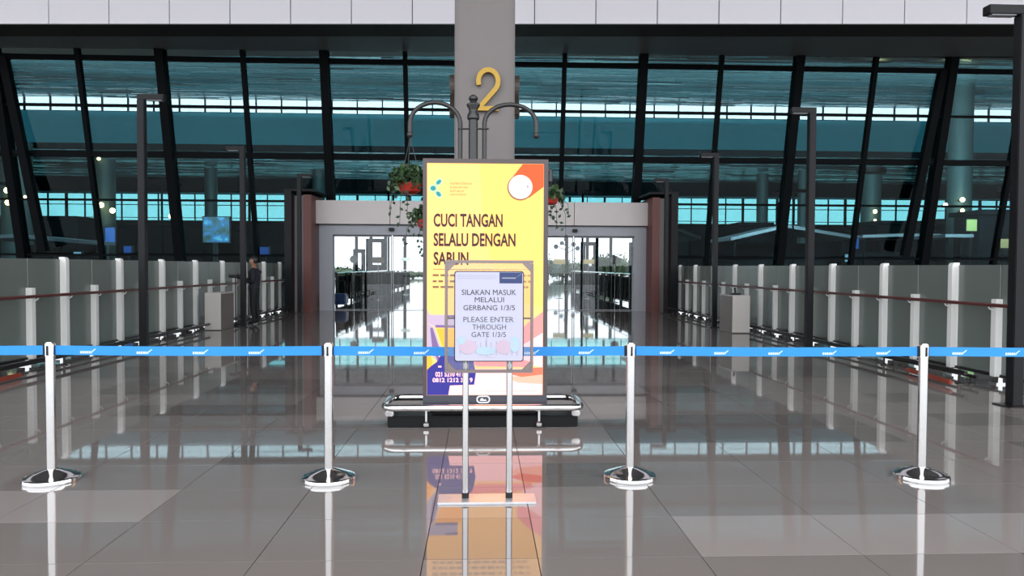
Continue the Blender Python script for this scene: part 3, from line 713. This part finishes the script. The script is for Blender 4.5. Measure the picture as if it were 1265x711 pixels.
for yy in (338, 345.5, 352.5):      # small print too fine to read
    x = 534.5
    while x < 652: L = R.uniform(4, 10); art('poster_small_print', [(x, yy), (x+L, yy), (x+L, yy+2.6), (x, yy+2.6)], 'scr_soft', 1); x += L+2
art('poster_hand', [(527.7, 381), (531, 388), (565, 388), (566, 402), (540, 404), (527.7, 398)], 'scr_lilac', 2)
art('poster_sleeve_line', [(550, 388.4), (566, 388.6), (566, 392), (550, 391)], 'scr_mauve', 3)
art('poster_sleeve_line', [(538, 400.6), (566, 401), (566, 404.2), (538, 404)], 'scr_mauve', 3)
art('poster_arm', [(527.7, 398), (537, 404), (543, 424), (556, 445), (545, 452), (527.7, 430)], 'scr_lilac', 2)
art('poster_arm_shade', [(531.5, 404), (534.5, 404), (545, 436), (541, 446), (534, 428)], 'scr_mauve', 3)
art('poster_gold', [(539, 405), (571, 405), (571, 440), (556, 440), (546, 426)], 'scr_gold', 1)
art('poster_gold', [(527.7, 434), (531, 436), (535, 446), (533, 451), (527.7, 456)], 'scr_gold', 4)
art('poster_blob', [(527.7, 456), (533, 451), (540, 446), (544, 436), (553, 431), (566, 433), (578, 436), (585, 446), (588, 460), (586, 474.5), (556, 475.5), (554, 487.3), (527.7, 487.3)], 'scr_blue', 3)
art('poster_white', [(646, 412), (670.8, 406), (670.8, 454), (646, 447)], 'scr_white', 1)
art('poster_white', [(584, 455), (670.8, 455), (670.8, 487.3), (554, 487.3), (556, 475.5), (580, 470)], 'scr_white', 1)
art('poster_pink', [(670.8, 384), (652, 398), (640, 410), (640, 428), (655, 420), (670.8, 410)], 'scr_pink', 2)
art('poster_salmon', [(572, 437), (600, 440), (640, 442), (660, 447), (657, 453), (620, 452), (590, 452), (580, 446)], 'scr_pink', 2)
art('poster_salmon', [(628, 461), (650, 454), (670.8, 453), (670.8, 462), (645, 465)], 'scr_salmon', 3)
art('poster_salmon', [(625, 465), (670.8, 462), (670.8, 474), (640, 472)], 'scr_peach', 2)
ptext('021 5210 411', 538, 572, 458.5, 464.5, 'scr_white', .03, 5); ptext('0812 1212 3119', 534.5, 584, 466, 471.5, 'scr_white', .03, 5)
art('poster_mark', [(540, 436.5), (546, 436.5), (543, 440.5)], 'scr_white', 5); art('poster_mark', [(541.5, 451), (545.5, 451), (545.5, 453), (541.5, 453)], 'scr_white', 5)
art('poster_rule', [(600, 482.3), (665, 482.3), (665, 482.9), (600, 482.9)], 'scr_peach', 3)
# badge on the bezel
x, z = T(597, 493, TY-.02); r = 8.5*k
M['badge'] = mat('white badge', (.75, .75, .75), .4)
b = B(); o1 = rrect(x-r, x+r, z-r*.55, z+r*.55, r*.5); i1 = rrect(x-r*.8, x+r*.8, z-r*.36, z+r*.36, r*.34); n = len(o1)
for i in range(n):
    j = (i+1) % n; b.hexa([(o1[i][0], TY-.023, o1[i][1]), (o1[j][0], TY-.023, o1[j][1]), (i1[j][0], TY-.023, i1[j][1]), (i1[i][0], TY-.023, i1[i][1])], [(o1[i][0], TY-.02, o1[i][1]), (o1[j][0], TY-.02, o1[j][1]), (i1[j][0], TY-.02, i1[j][1]), (i1[i][0], TY-.02, i1[i][1])])
b.slab([(x-r*.5, z-r*.22), (x+r*.5, z-r*.22), (x+r*.35, z+r*.05), (x+r*.1, z-r*.05), (x-r*.1, z+r*.22), (x-r*.4, z+r*.1)], TY-.023, .003)
b.build('badge', 'badge', tt, smooth=False)
# base with stainless guard rail
gx0, gx1 = -.92, .955; gy0, gy1 = 6.98, 7.56
B().box(gx0+.03, gx1-.03, 7.02, 7.52, 0, .11).build('base', 'black', tt, smooth=False, bevel=.01)
def loop(z, r, ins=0):
    pts = []; rad = .12
    for cx, cy, a in ((gx1-rad-ins, gy1-rad-ins, 0), (gx0+rad+ins, gy1-rad-ins, 90), (gx0+rad+ins, gy0+rad+ins, 180), (gx1-rad-ins, gy0+rad+ins, 270)):
        for q_ in range(7): t_ = math.radians(a+90*q_/6); pts.append((cx+rad*math.cos(t_), cy+rad*math.sin(t_), z))
    return B().tube(pts, r, 16, closed=True)
gr = loop(.195, .034).build('guard_rail', 'mirror', tt)
for fxx in (-.52, .55):
    for fyy in (gy0+.01, gy1-.01):
        B().lathe([(.03, 0), (.032, .015), (.032, .03), (.013, .045), (.013, .17)], (fxx, fyy, .02), 16).build('guard_foot', 'chrome', gr)
for cx, cy in ((gx0+.05, gy0+.07), (gx1-.05, gy0+.07)): B().box(cx-.04, cx+.04, cy-.05, cy+.05, .11, .165).build('guard_bracket', 'chrome', gr, smooth=False, bevel=.01)

# ================================================================== PLANTER STAND WITH HANGING POTS
HY = 8.5
pt = thing('planter_stand', 'dark wrought iron stand with curved arms behind the yellow screen', 'plant stand', (at(584, 330, HY).x, HY, 0))
k = HY/914
def H(px, py, y=HY): v = at(px, py, y); return v
c = H(584.5, 190); zt = H(584.5, 145).z
B().tube([(c.x, HY, .05), (c.x, HY, zt)], .052, 20).build('centre_post', 'iron', pt)
fz = zt
B().lathe([(.056, 0), (.07, .015), (.07, .06), (.05, .09), (.05, .12), (.075, .16), (.075, .18), (.04, .20), (.035, .21), (.055, .235), (.05, .26), (.02, .285), (.0001, .29)], (c.x, HY, fz-.03), 20).build('finial', 'iron', pt)
def arm(pxv, pxe, ytop, yend, ylow, name='arm', y=HY):
    a = H(pxv, ytop+25, y); e = H(pxe, yend, y); top = H((pxv+pxe)/2, ytop, y).z
    pts = [(a.x, y, H(pxv, ylow, y).z), (a.x, y, a.z-.1)]
    cx = (a.x+e.x)/2; rx = abs(a.x-e.x)/2; s_ = 1 if e.x > a.x else -1; z0 = e.z+.12; 
    for i in range(13):
        t_ = math.pi*i/12; pts.append((cx-s_*rx*math.cos(t_), y, z0+(top-z0)*math.sin(t_)))
    pts.append((e.x, y, e.z))
    B().tube(pts, .026, 12).build(name, 'iron', pt); return e
e1 = arm(568.5, 506.5, 126.5, 165, 330); e2 = arm(598.5, 662.5, 129, 166, 330)
B().tube([(H(566, 159).x, HY-.02, H(566, 159.5).z), (H(604, 159).x, HY-.02, H(604, 159.5).z)], .01, 8).build('cross_tie', 'iron', pt)
for e in (e1, e2): B().ell((e.x, HY, e.z-.01), .036, .036, .04).build('arm_knob', 'iron', pt)
# lower side arms in front/behind that carry the other pots
e3 = arm(575, 527, 222, 248, 330, y=HY+.12); e4 = arm(594, 680, 206, 224, 330, y=HY+.22)
B().lathe([(.34, 0), (.34, .03), (.12, .06), (.06, .1)], (c.x, HY+.1, 0), 32).build('base', 'iron', pt)
def plant(x, y, zhook, zpot, r, label, spread, seed):
    rr = random.Random(seed)
    t = thing('hanging_plant', label, 'plant', (x, y, zpot-r))
    p = B().lathe([(r*.45, -r*.75), (r*.8, -r*.55), (r, -.05*r), (r*1.03, r*.1), (r*.95, r*.1), (r*.9, -.02), (r*.0001, -.03)], (x, y, zpot), 28).build('pot', 'pot', t)
    w_ = B()
    for a in range(3):
        an = a*2.09+.4; w_.tube([(x+r*math.cos(an), y+r*math.sin(an), zpot+r*.1), (x, y, zhook)], .004, 6)
    w_.build('hanger_wire', 'iron', t)
    b = B()
    for i in range(spread):
        an = rr.uniform(0, 6.283); rad = rr.uniform(0, r*1.75)**1; hz = rr.uniform(-.25, .95)*r + .35*r - (rad/r)**2*.28*r
        cx, cy, cz = x+rad*math.cos(an), y+rad*math.sin(an)*.9, zpot+r*.25+hz
        L = rr.uniform(.025, .05); d1 = Vector((rr.gauss(0, 1), rr.gauss(0, 1), rr.gauss(0, 1))).normalized(); d2 = d1.cross(Vector((rr.gauss(0, 1), rr.gauss(0, 1), rr.gauss(0, 1)))).normalized()
        P0 = Vector((cx, cy, cz)); b._add([P0-d1*L, P0+d2*L*.5, P0+d1*L, P0-d2*L*.5], [(0, 1, 2, 3)], 0 if rr.random() < .6 else 1)
    for i in range(7):   # trailing stems
        an = rr.uniform(0, 6.283); q0 = Vector((x+r*math.cos(an), y+r*math.sin(an), zpot+.02)); ln = rr.uniform(.2, .5)
        q1 = q0+Vector((math.cos(an)*.12, math.sin(an)*.1, -ln))
        b.tube([q0, q0.lerp(q1, .5)+Vector((math.cos(an)*.05, 0, .03)), q1], .003, 4, mi=1)
        for s_ in range(5):
            P0 = q0.lerp(q1, .3+.7*s_/4)+Vector((rr.gauss(0, .02), rr.gauss(0, .02), 0)); d1 = Vector((rr.gauss(0, 1), rr.gauss(0, .3), rr.gauss(0, 1))).normalized(); d2 = d1.cross(Vector((0, 1, .2))).normalized()
            b._add([P0-d1*.03, P0+d2*.017, P0+d1*.03, P0-d2*.017], [(0, 1, 2, 3)], 1)
    b.build('foliage', ['leaf', 'leafd'], t, smooth=False, kind='stuff')
q = H(505.5, 228); plant(e1.x, HY, e1.z-.04, q.z+.0, .145, 'bushy green plant in a red pot hanging left of the screen top', 900, 1)
q = H(527, 272); plant(e3.x, HY+.12, e3.z-.04, q.z, .12, 'trailing plant in a red pot low beside the screen, mostly hidden', 300, 2)
q = H(679, 243); plant(e4.x, HY+.22, e4.z-.01, q.z, .10, 'leafy hanging plant peeking out right of the screen top', 300, 3)

# ================================================================== GUARD (standing, side on, facing left)
def person(x, y):
    t = thing('person', 'person in dark uniform standing by the left railing, side on, hands forward', 'person', (x, y, 0))
    # local frame: facing -X ; joints (x fwd negative)
    J = {'pelvis': (0, 0, .92, .135), 'belly': (.0, 0, 1.05, .125), 'chest': (.01, 0, 1.28, .15), 'upper': (.01, 0, 1.41, .11), 'neck': (0, 0, 1.50, .055), 'skull0': (-.012, 0, 1.575, .06)}
    for s, n in ((-1, 'a'), (1, 'b')):
        J.update({'hip'+n: (.0, s*.09, .88, .095), 'knee'+n: (-.02 if s < 0 else .03, s*.10, .50, .062), 'ank'+n: (.03 if s < 0 else .07, s*.10, .10, .042), 'toe'+n: (-.12 if s < 0 else -.08, s*.11, .045, .036),
                  'sh'+n: (.01, s*.19, 1.41, .068), 'el'+n: (.03, s*.235, 1.12, .046), 'wr'+n: (-.21, s*.13, 1.17+.02*s, .032), 'palm'+n: (-.27, s*.10, 1.18+.02*s, .030)})
    E_ = [('pelvis', 'belly'), ('belly', 'chest'), ('chest', 'upper'), ('upper', 'neck'), ('neck', 'skull0')]
    for n in 'ab': E_ += [('pelvis', 'hip'+n), ('hip'+n, 'knee'+n), ('knee'+n, 'ank'+n), ('ank'+n, 'toe'+n), ('upper', 'sh'+n), ('sh'+n, 'el'+n), ('el'+n, 'wr'+n), ('wr'+n, 'palm'+n)]
    # fingers
    for s, n in ((-1, 'a'), (1, 'b')):
        bx, by, bz, _ = J['palm'+n]
        for f, (dy, L) in enumerate(((-.027, .058), (-.009, .068), (.009, .064), (.027, .052))):
            J[f'f{n}{f}0'] = (bx-.03, by+dy, bz, .009); J[f'f{n}{f}1'] = (bx-.03-L*.6, by+dy, bz-.008, .0085); J[f'f{n}{f}2'] = (bx-.03-L*.85, by+dy, bz-.035, .0075)
            E_ += [('palm'+n, f'f{n}{f}0'), (f'f{n}{f}0', f'f{n}{f}1'), (f'f{n}{f}1', f'f{n}{f}2')]
        J[f't{n}0'] = (bx+.0, by-s*.035, bz+.012, .011); J[f't{n}1'] = (bx-.04, by-s*.05, bz+.012, .0095)
        E_ += [('palm'+n, f't{n}0'), (f't{n}0', f't{n}1')]
    names = list(J); me = bpy.data.meshes.new('body'); me.from_pydata([J[k_][:3] for k_ in names], [(names.index(a), names.index(b)) for a, b in E_], [])
    tmp = bpy.data.objects.new('tmp', me); COL.objects.link(tmp)
    sk = tmp.modifiers.new('s', 'SKIN'); sk.use_smooth_shade = True
    lay = me.skin_vertices[0] if me.skin_vertices else None
    if lay is None:
        bm = bmesh.new(); bm.from_mesh(me); bm.verts.layers.skin.verify(); bm.to_mesh(me); bm.free(); lay = me.skin_vertices[0]
    for i, k_ in enumerate(names):
        r = J[k_][3]; rx, ry = (r*1.13, r*1.13) if r > .04 and not k_.startswith(('neck', 'skull')) else (r, r)
        lay.data[i].radius = (rx, ry); lay.data[i].use_root = (k_ == 'pelvis')
    sb = tmp.modifiers.new('d', 'SUBSURF'); sb.levels = 2; sb.render_levels = 2
    dg = bpy.context.evaluated_depsgraph_get(); dg.update()
    out = bpy.data.meshes.new_from_object(tmp.evaluated_get(dg)); bpy.data.objects.remove(tmp)
    out.materials.clear()
    for q_ in ('uniform', 'trouser', 'skin', 'shoe'): out.materials.append(M[q_])
    for p in out.polygons:
        c_ = p.center; p.use_smooth = True
        if c_.z < .11: p.material_index = 3
        elif c_.x < -.215 and c_.z > .9: p.material_index = 2
        elif c_.z > 1.475: p.material_index = 2
        elif c_.z < .95 and abs(c_.y) < .3 and c_.x > -.16: p.material_index = 1
        else: p.material_index = 0
    for v in out.vertices: v.co += Vector((x, y, .0)); v.co.z = max(v.co.z, .003)
    bo = link('body', out, t)
    # head
    hx, hz = x-.015, 1.655
    b = B(); b.ell((hx, y, hz), .098, .076, .122, 20, 14)
    for i, v in enumerate(b.v):
        X_, Y_, Z_ = v[0]-hx, v[1]-y, v[2]-hz
        if Z_ < -.03: X_ = X_*(1+.8*(Z_+.03)) - .012*(-Z_-.03)/.09; Y_ *= 1+2.2*(Z_+.03)
        b.v[i] = (hx+X_, y+Y_, hz+Z_)
    b._add([(hx-.092, y-.012, hz+.012), (hx-.092, y+.012, hz+.012), (hx-.122, y, hz-.028), (hx-.09, y-.018, hz-.036), (hx-.09, y+.018, hz-.036)], [(0, 2, 1), (0, 3, 2), (1, 2, 4), (2, 3, 4), (0, 1, 4, 3)])
    hd = b.build('head', 'skin', t)
    for s in (-1, 1):
        B().ell((hx+.005, y+s*.077, hz-.005), .02, .008, .032, 10, 6).build('ear', 'skin', hd)
        B().ell((hx-.083, y+s*.031, hz+.008), .012, .013, .008, 10, 6).build('eye', 'eye', hd)
        B().ell((hx-.088, y+s*.031, hz+.026), .008, .018, .004, 8, 5).build('eyebrow', 'hair', hd)
    B().ell((hx-.086, y, hz-.055), .012, .024, .007, 10, 6).build('mouth', 'lips', hd)
    b = B(); b.ell((hx+.012, y, hz+.022), .104, .084, .112, 20, 14)
    keep = [f for f in b.f if sum(b.v[i][2] for i in f)/len(f) > hz+.045 or sum(b.v[i][0] for i in f)/len(f) > hx+.02 and sum(b.v[i][2] for i in f)/len(f) > hz-.06]
    b.f = keep; b.mi = [0]*len(keep); b.build('hair', 'hair', t)
    B().lathe([(.138, 0), (.14, .02), (.138, .04)], (x, y, .955), 24).build('belt', 'shoe', t)
    B().slab([(x-.03, 1.26), (x+.02, 1.26), (x+.02, 1.28), (x-.03, 1.28)], y-.158, .004).build('badge', 'cream', t, smooth=False)
gp = at(313.5, 402, 19.35)
person(gp.x+.02, 19.35)

# ================================================================== INSIDE THE HALL, SEEN THROUGH THE GLASS
def hall_column(px, Y, w, ztop, label, cap=False):
    x = at(px, 300, Y).x; t = thing('hall_column', label, 'column', (x, Y, 0))
    B().lathe([(w/2, .3), (w/2, ztop)], (x, Y, 0), 24).build('shaft', 'hallcol', t)
    B().lathe([(w/2+.08, 0), (w/2+.08, .28), (w/2+.02, .3)], (x, Y, 0), 24).build('collar', 'darksteel', t)
    if cap: B().lathe([(w/2+.05, ztop-.9), (w/2+.3, ztop-.75), (w/2+.3, ztop-.5), (w/2+.05, ztop-.4)], (x, Y, 0), 24).build('light_ring', 'darksteel', t)
    return x
hall_column(130, 55, 1.45, 9.2, 'round column with spotlights behind the left end of the glass front')
hall_column(261, 62, 1.0, 9.5, 'slim round column in the hall, behind the blue picture screen')
hall_column(394, 62, 1.0, 9.5, 'slim round column in the hall, just left of the door portal')
hall_column(22, 46, 1.7, 8.9, 'thick round column at the far left end of the hall')
hall_column(941, 62, 0.95, 9.5, 'slim round column in the hall, left of the long right lamp post')
hall_column(991, 58, 0.8, 9.3, 'thin round column directly behind the long right lamp post')
hall_column(1075, 52, 1.35, 9.1, 'round column with a lit collar, right part of the hall', cap=True)
hall_column(1184, 44, 1.35, czh(44), 'tallest round column, reaching the ceiling at the far right of the hall')
def lamp(px, py, Y, r, label):
    v = at(px, py, Y); t = thing('wall_lamp', label, 'lamp', (v.x, Y, v.z))
    B().ell((v.x, Y, v.z), r, r, r, 14, 10).build('globe', 'lamp_on', t)
    B().tube([(v.x, Y+r*.8, v.z), (v.x, Y+r+.25, v.z)], .04, 8).build('bracket', 'black', t)
for a in ((9, 235, 44.6, .17, 'upper warm globe light at the far left column'), (10, 250, 44.6, .16, 'lower warm globe light at the far left column'),
          (31, 243, 44.6, .08, 'small warm light right of the far left column'), (122, 196, 53.9, .11, 'warm light high on the left spotlit column'),
          (125, 253, 53.9, .18, 'left warm globe on the left spotlit column'), (139, 260, 53.9, .18, 'right warm globe on the left spotlit column'),
          (211.5, 267, 53.9, .17, 'single warm globe right of the left long lamp post'), (1083, 189, 51, .07, 'tiny warm light high on the collared right column'),
          (1081, 261, 51, .13, 'upper warm light on the collared right column'), (1081, 272, 51, .09, 'lower warm light on the collared right column'),
          (1168, 253, 43, .12, 'warm globe left of the tallest column'), (1189, 246.5, 43, .13, 'upper warm globe on the tallest column'), (1189, 260, 43, .11, 'lower warm globe on the tallest column')): lamp(*a)
def panel_screen(px0, px1, py0, py1, Y, mt, name, label, cat='screen', legs=True):
    a = at(px0, py1, Y); b_ = at(px1, py0, Y); t = thing(name, label, cat, ((a.x+b_.x)/2, Y, 0))
    B().box(a.x-.04, b_.x+.04, Y+.012, Y+.14, a.z-.04, b_.z+.04).build('housing', 'black', t, smooth=False)
    B().box(a.x, b_.x, Y, Y+.012, a.z, b_.z).build('display', mt, t, smooth=False)
    if legs: B().box((a.x+b_.x)/2-.06, (a.x+b_.x)/2+.06, Y+.03, Y+.12, 0, a.z).build('support', 'black', t, smooth=False)
panel_screen(251, 283, 268, 299, 40, 'led', 'picture_screen', 'bright blue and green picture screen in the left part of the hall')
panel_screen(130, 142, 281, 299, 41, 'bluesign', 'information_sign', 'tall dim blue sign under the left spotlit column', 'sign')
panel_screen(153, 162, 304, 312, 36, 'bluesign', 'information_sign', 'small bright blue sign just above the left railing', 'sign')
panel_screen(321, 332, 305, 314, 36, 'bluesign', 'information_sign', 'small dark blue sign near the guard', 'sign')
panel_screen(1055, 1061, 294, 307, 36, 'bluesign', 'information_sign', 'narrow blue sign in the right part of the hall', 'sign')
panel_screen(1044, 1050, 314, 323, 34, 'paleblue', 'ticket_screen', 'small pale screen just above the right railing')
panel_screen(91, 100, 311, 314, 34, 'paleblue', 'ticket_screen', 'small pale screen above the left railing')
panel_screen(1194, 1207, 271, 285, 37.6, 'yglow', 'information_sign', 'yellow-green lit box near the tallest column', 'sign')
panel_screen(1236, 1246, 295, 306, 37, 'tan', 'information_sign', 'small brown board at the far right of the hall', 'sign')
def island(px0, px1, ztop, Y, label, depth=3):
    x0, x1 = at(px0, 300, Y).x, at(px1, 300, Y).x; t = thing('check_in_island', label, 'counter', ((x0+x1)/2, Y, 0))
    B().box(x0, x1, Y+.8, Y+depth, 0, ztop-.25).build('body', 'kiosk', t, smooth=False, bevel=.03)
    B().box(x0-.2, x1+.2, Y+.3, Y+depth+.2, ztop-.25, ztop).build('top_fascia', 'kiosk', t, smooth=False, bevel=.03)
    B().box(x0+.1, x1-.1, Y, Y+.8, 0, 1.1).build('counter', 'kiosk', t, smooth=False, bevel=.03)
    n = max(1, int((x1-x0)/2.2))
    for i in range(n):
        xc = x0+(i+.5)*(x1-x0)/n; B().box(xc-.3, xc+.3, Y+.25, Y+.3, 1.25, 1.6).box(xc-.03, xc+.03, Y+.26, Y+.3, 1.1, 1.25).build('monitor', 'plastic', t, smooth=False)
island(-60, 88, at(70, 266, 47).z, 47, 'dark check-in block at the far left end of the hall')
island(95, 245, at(150, 278, 60).z, 56, 'dark check-in block under the left far windows')
island(286, 372, at(330, 281, 60).z, 60, 'dark check-in block behind the guard')
island(832, 902, at(860, 286, 56).z, 56, 'dark check-in block right of the door portal')
island(918, 955, at(930, 274, 50).z, 50, 'narrow dark block topped above the others, right of the portal')
island(1090, 1160, at(1120, 272, 46).z, 46, 'dark check-in block left of the tallest column')
island(1165, 1225, at(1200, 270, 48).z, 48, 'dark check-in block beneath the tallest column lights')
island(1222, 1330, at(1250, 258, 38).z, 38, 'tall stepped dark check-in block at the far right')
def kiosk(pxl, pxm, pxr, yl, ym, yr, Y, label):
    a, m_, c_ = at(pxl, yl, Y), at(pxm, ym, Y), at(pxr, yr, Y)
    t = thing('kiosk', label, 'kiosk', (m_.x, Y+1.5, 0)); th = .16
    for p, q_ in ((a, m_), (m_, c_)):
        if (q_-p).length < .3: continue
        B().hexa([(p.x, Y, p.z-th), (q_.x, Y, q_.z-th), (q_.x, Y+3.5, q_.z-th), (p.x, Y+3.5, p.z-th)], [(p.x, Y, p.z), (q_.x, Y, q_.z), (q_.x, Y+3.5, q_.z), (p.x, Y+3.5, p.z)]).build('roof_wing', 'kioskroof', t, smooth=False)
    lo = min(a.z, c_.z)-th
    B().box(a.x+.3, c_.x-.3, Y+.4, Y+3.2, 0, 1.15).build('counter', 'kiosk', t, smooth=False, bevel=.02)
    B().box(a.x+.3, c_.x-.3, Y+3.0, Y+3.2, 1.15, lo-.02).build('back_panel', 'kiosk', t, smooth=False)
    for xx in (a.x+.35, c_.x-.35): B().box(xx-.05, xx+.05, Y+.4, Y+.5, 1.15, lo-.01).build('roof_post', 'kiosk', t, smooth=False)
kiosk(903, 972, 1062, 293, 277, 292, 37, 'kiosk with pale low gabled roof in the right part of the hall')
kiosk(786, 840, 866, 286, 282, 292, 34, 'kiosk with pale sloping roof just right of the portal')
kiosk(1066, 1110, 1162, 290, 288.5, 288.5, 40, 'kiosk with flat pale roof edge left of the tallest column')
kiosk(1168, 1190, 1203, 289, 289, 289, 36, 'small kiosk with flat pale roof at the far right')
kiosk(-40, 20, 96, 291, 289, 296, 35, 'dim kiosk at the far left behind the railing')
# waiting-line partitions seen through the doors
def partition(px, Y0_, Y1_, n, label):
    x = at(px, 330, Y0_).x; t = thing('queue_partition', label, 'partition', (x, Y0_, 0)); st = (Y1_-Y0_)/n
    for i in range(n+1):
        y = Y0_+st*i; B().box(x-.04, x+.04, y-.04, y+.04, 0, 1.25).build('post', 'lamp', t, smooth=False)
        if i < n: B().box(x-.008, x+.008, y+.06, y+st-.06, .12, 1.15).build('panel', 'kiosk', t, smooth=False)
    B().tube([(x, Y0_, 1.27), (x, Y1_, 1.27)], .022, 8).build('top_rail', 'chrome', t)
partition(416, 29.5, 44, 7, 'dark queue partition nearest the left door jamb'); partition(434, 32, 50, 8, 'dark queue partition second from the left door jamb')
partition(452, 35, 56, 8, 'dark queue partition beside the left tan sign')
partition(779, 29.5, 44, 7, 'dark queue partition nearest the right door jamb'); partition(768, 32, 50, 8, 'dark queue partition behind the round cream sign')
def scanner(px0, px1, py0, Y, label):
    a, b_ = at(px0, py0, Y), at(px1, py0, Y); t = thing('scanner_gate', label, 'gate', ((a.x+b_.x)/2, Y, 0)); w_ = (b_.x-a.x)
    B().box(a.x, a.x+w_*.22, Y, Y+.9, 0, a.z).build('side_panel', 'kiosk', t, smooth=False, bevel=.02)
    B().box(b_.x-w_*.22, b_.x, Y, Y+.9, 0, a.z).build('side_panel', 'kiosk', t, smooth=False, bevel=.02)
    B().box(a.x, b_.x, Y, Y+.9, a.z, a.z+.3).build('head_unit', 'kiosk', t, smooth=False, bevel=.02)
    B().box(a.x+w_*.23, b_.x-w_*.23, Y+.1, Y+.8, 0, a.z*.48).build('lower_panel', 'kiosk', t, smooth=False)
scanner(719, 739, 303, 60, 'dark security gate seen through the right door'); scanner(452, 476, 299, 60, 'dark security gate seen through the left door')
scanner(436, 449, 312, 58, 'smaller dark gate beside the left security gate')
def board(px, py, w_, h_, Y, mt, rnd, label):
    v = at(px, py, Y); t = thing('sign_post', label, 'sign', (v.x, Y, 0))
    B().tube([(v.x, Y+.03, .02), (v.x, Y+.03, v.z)], .02, 8).build('pole', 'chrome', t)
    B().lathe([(.18, 0), (.18, .015), (.03, .03)], (v.x, Y+.03, 0), 16).build('base', 'chrome', t)
    if rnd: B().slab(circ(v.x, v.z, w_/2, 24), Y-.02, .03).build('board', mt, t, smooth=False)
    else: B().box(v.x-w_/2, v.x+w_/2, Y-.02, Y+.01, v.z-h_/2, v.z+h_/2).build('board', mt, t, smooth=False)
board(691, 323, .58, .24, 36, 'tan', False, 'tan sign board on a pole, nearest the yellow screen on its right')
board(727, 323, .55, .22, 36, 'tan', False, 'tan sign board on a pole in front of the right security gate')
board(760, 321, .38, .38, 32, 'cream', True, 'round cream sign on a pole, right door'); board(437, 320, .34, .34, 32, 'cream', True, 'round cream sign on a pole, left door')
board(467, 321, .55, .28, 34, 'tan', False, 'tan sign board on a pole, left door'); board(501, 320, .5, .18, 40, 'cream', False, 'small pale sign board just left of the yellow screen')
t = thing('trolley', 'blue trolley beside the left door jamb', 'trolley', (at(416, 378, 27.5).x, 27.5, 0)); v = at(418, 370, 27.2)
B().box(v.x-.25, v.x+.25, 27.3, 27.9, .12, .52).build('basket', 'skyblue', t, smooth=False, bevel=.04)
B().tube([(v.x-.22, 27.85, .5), (v.x-.22, 27.95, .98), (v.x+.22, 27.95, .98), (v.x+.22, 27.85, .5)], .02, 8).build('handle', 'plastic', t)
for sx in (-1, 1):
    for yy in (27.4, 27.8): B().tube([(v.x+sx*.2-.02, yy, .06), (v.x+sx*.2+.02, yy, .06)], .06, 12).build('wheel', 'plastic', t)
# ornamental street lamp outside the far glass
v = at(701, 345, 88.5); t = thing('street_lamp', 'branching lamp outside beyond the right door', 'lamp', (v.x, 88.5, -.3))
B().tube([(v.x, 88.5, -.3), (v.x, 88.5, at(701, 293, 88.5).z)], .09, 8).build('pole', 'mullion', t)
for dx_, zz in ((-1.4, 303), (-.7, 299), (.7, 300), (1.2, 305), (-.2, 294)):
    z_ = at(701, zz, 88.5).z; B().tube([(v.x, 88.5, z_-.7), (v.x+dx_, 88.5, z_)], .05, 6).build('branch', 'mullion', t); B().ell((v.x+dx_, 88.5, z_-.15), .28, .28, .3).build('shade', 'mullion', t)
# trees beyond the far glass
def tree(px, pytop, w_, Y, label, i):
    rr = random.Random(50+i); v = at(px, pytop, Y); t = thing('tree', label, 'tree', (v.x, Y, -.3), group=None)
    B().tube([(v.x, Y, -.32), (v.x+.1, Y, v.z*.6)], [.2, .12], 8).build('trunk', 'bark', t)
    b = B()
    for k_ in range(9):
        b.ell((v.x+rr.uniform(-.4, .4)*w_, Y+rr.uniform(-.4, .4)*w_, v.z*.55+rr.uniform(-.25, .2)*v.z), w_*.33, w_*.33, v.z*.26, 10, 7)
    for k_ in range(500):
        c_ = Vector((v.x+rr.gauss(0, .3)*w_, Y+rr.gauss(0, .3)*w_, v.z*.6+rr.gauss(0, .2)*v.z)); d1 = Vector((rr.gauss(0, 1), rr.gauss(0, 1), rr.gauss(0, 1))).normalized()*.22; d2 = d1.cross(Vector((rr.gauss(0, 1), rr.gauss(0, 1), rr.gauss(0, 1)))).normalized()*.14
        b._add([c_-d1, c_+d2, c_+d1, c_-d2], [(0, 1, 2, 3)])
    b.build('crown', 'tree', t, smooth=False)
for i, a in enumerate(((676, 320, 2.6, 92, 'leafy tree outside, immediately right of the yellow screen'), (695, 324, 2.6, 99, 'low leafy tree outside behind the nearest tan sign'),
                       (713, 324, 2.6, 106, 'leafy tree outside between the branching lamp and the security gate'), (744, 316, 2.2, 92, 'darker tree outside right of the security gate'),
                       (762, 316, 2.4, 99, 'dark tree outside behind the round cream sign'), (779, 322, 2.2, 106, 'dark tree outside beside the right door jamb'),
                       (490, 337, 2.4, 98, 'low bush outside at the left door edge'), (510, 336, 2.6, 106, 'low bush outside just left of the yellow screen'),
                       (421, 330, 4.0, 100, 'dim bush outside at the left door jamb'))): tree(*a, i)

# wide pavement lamp-free apron behind the camera is plain floor; nothing else stands there
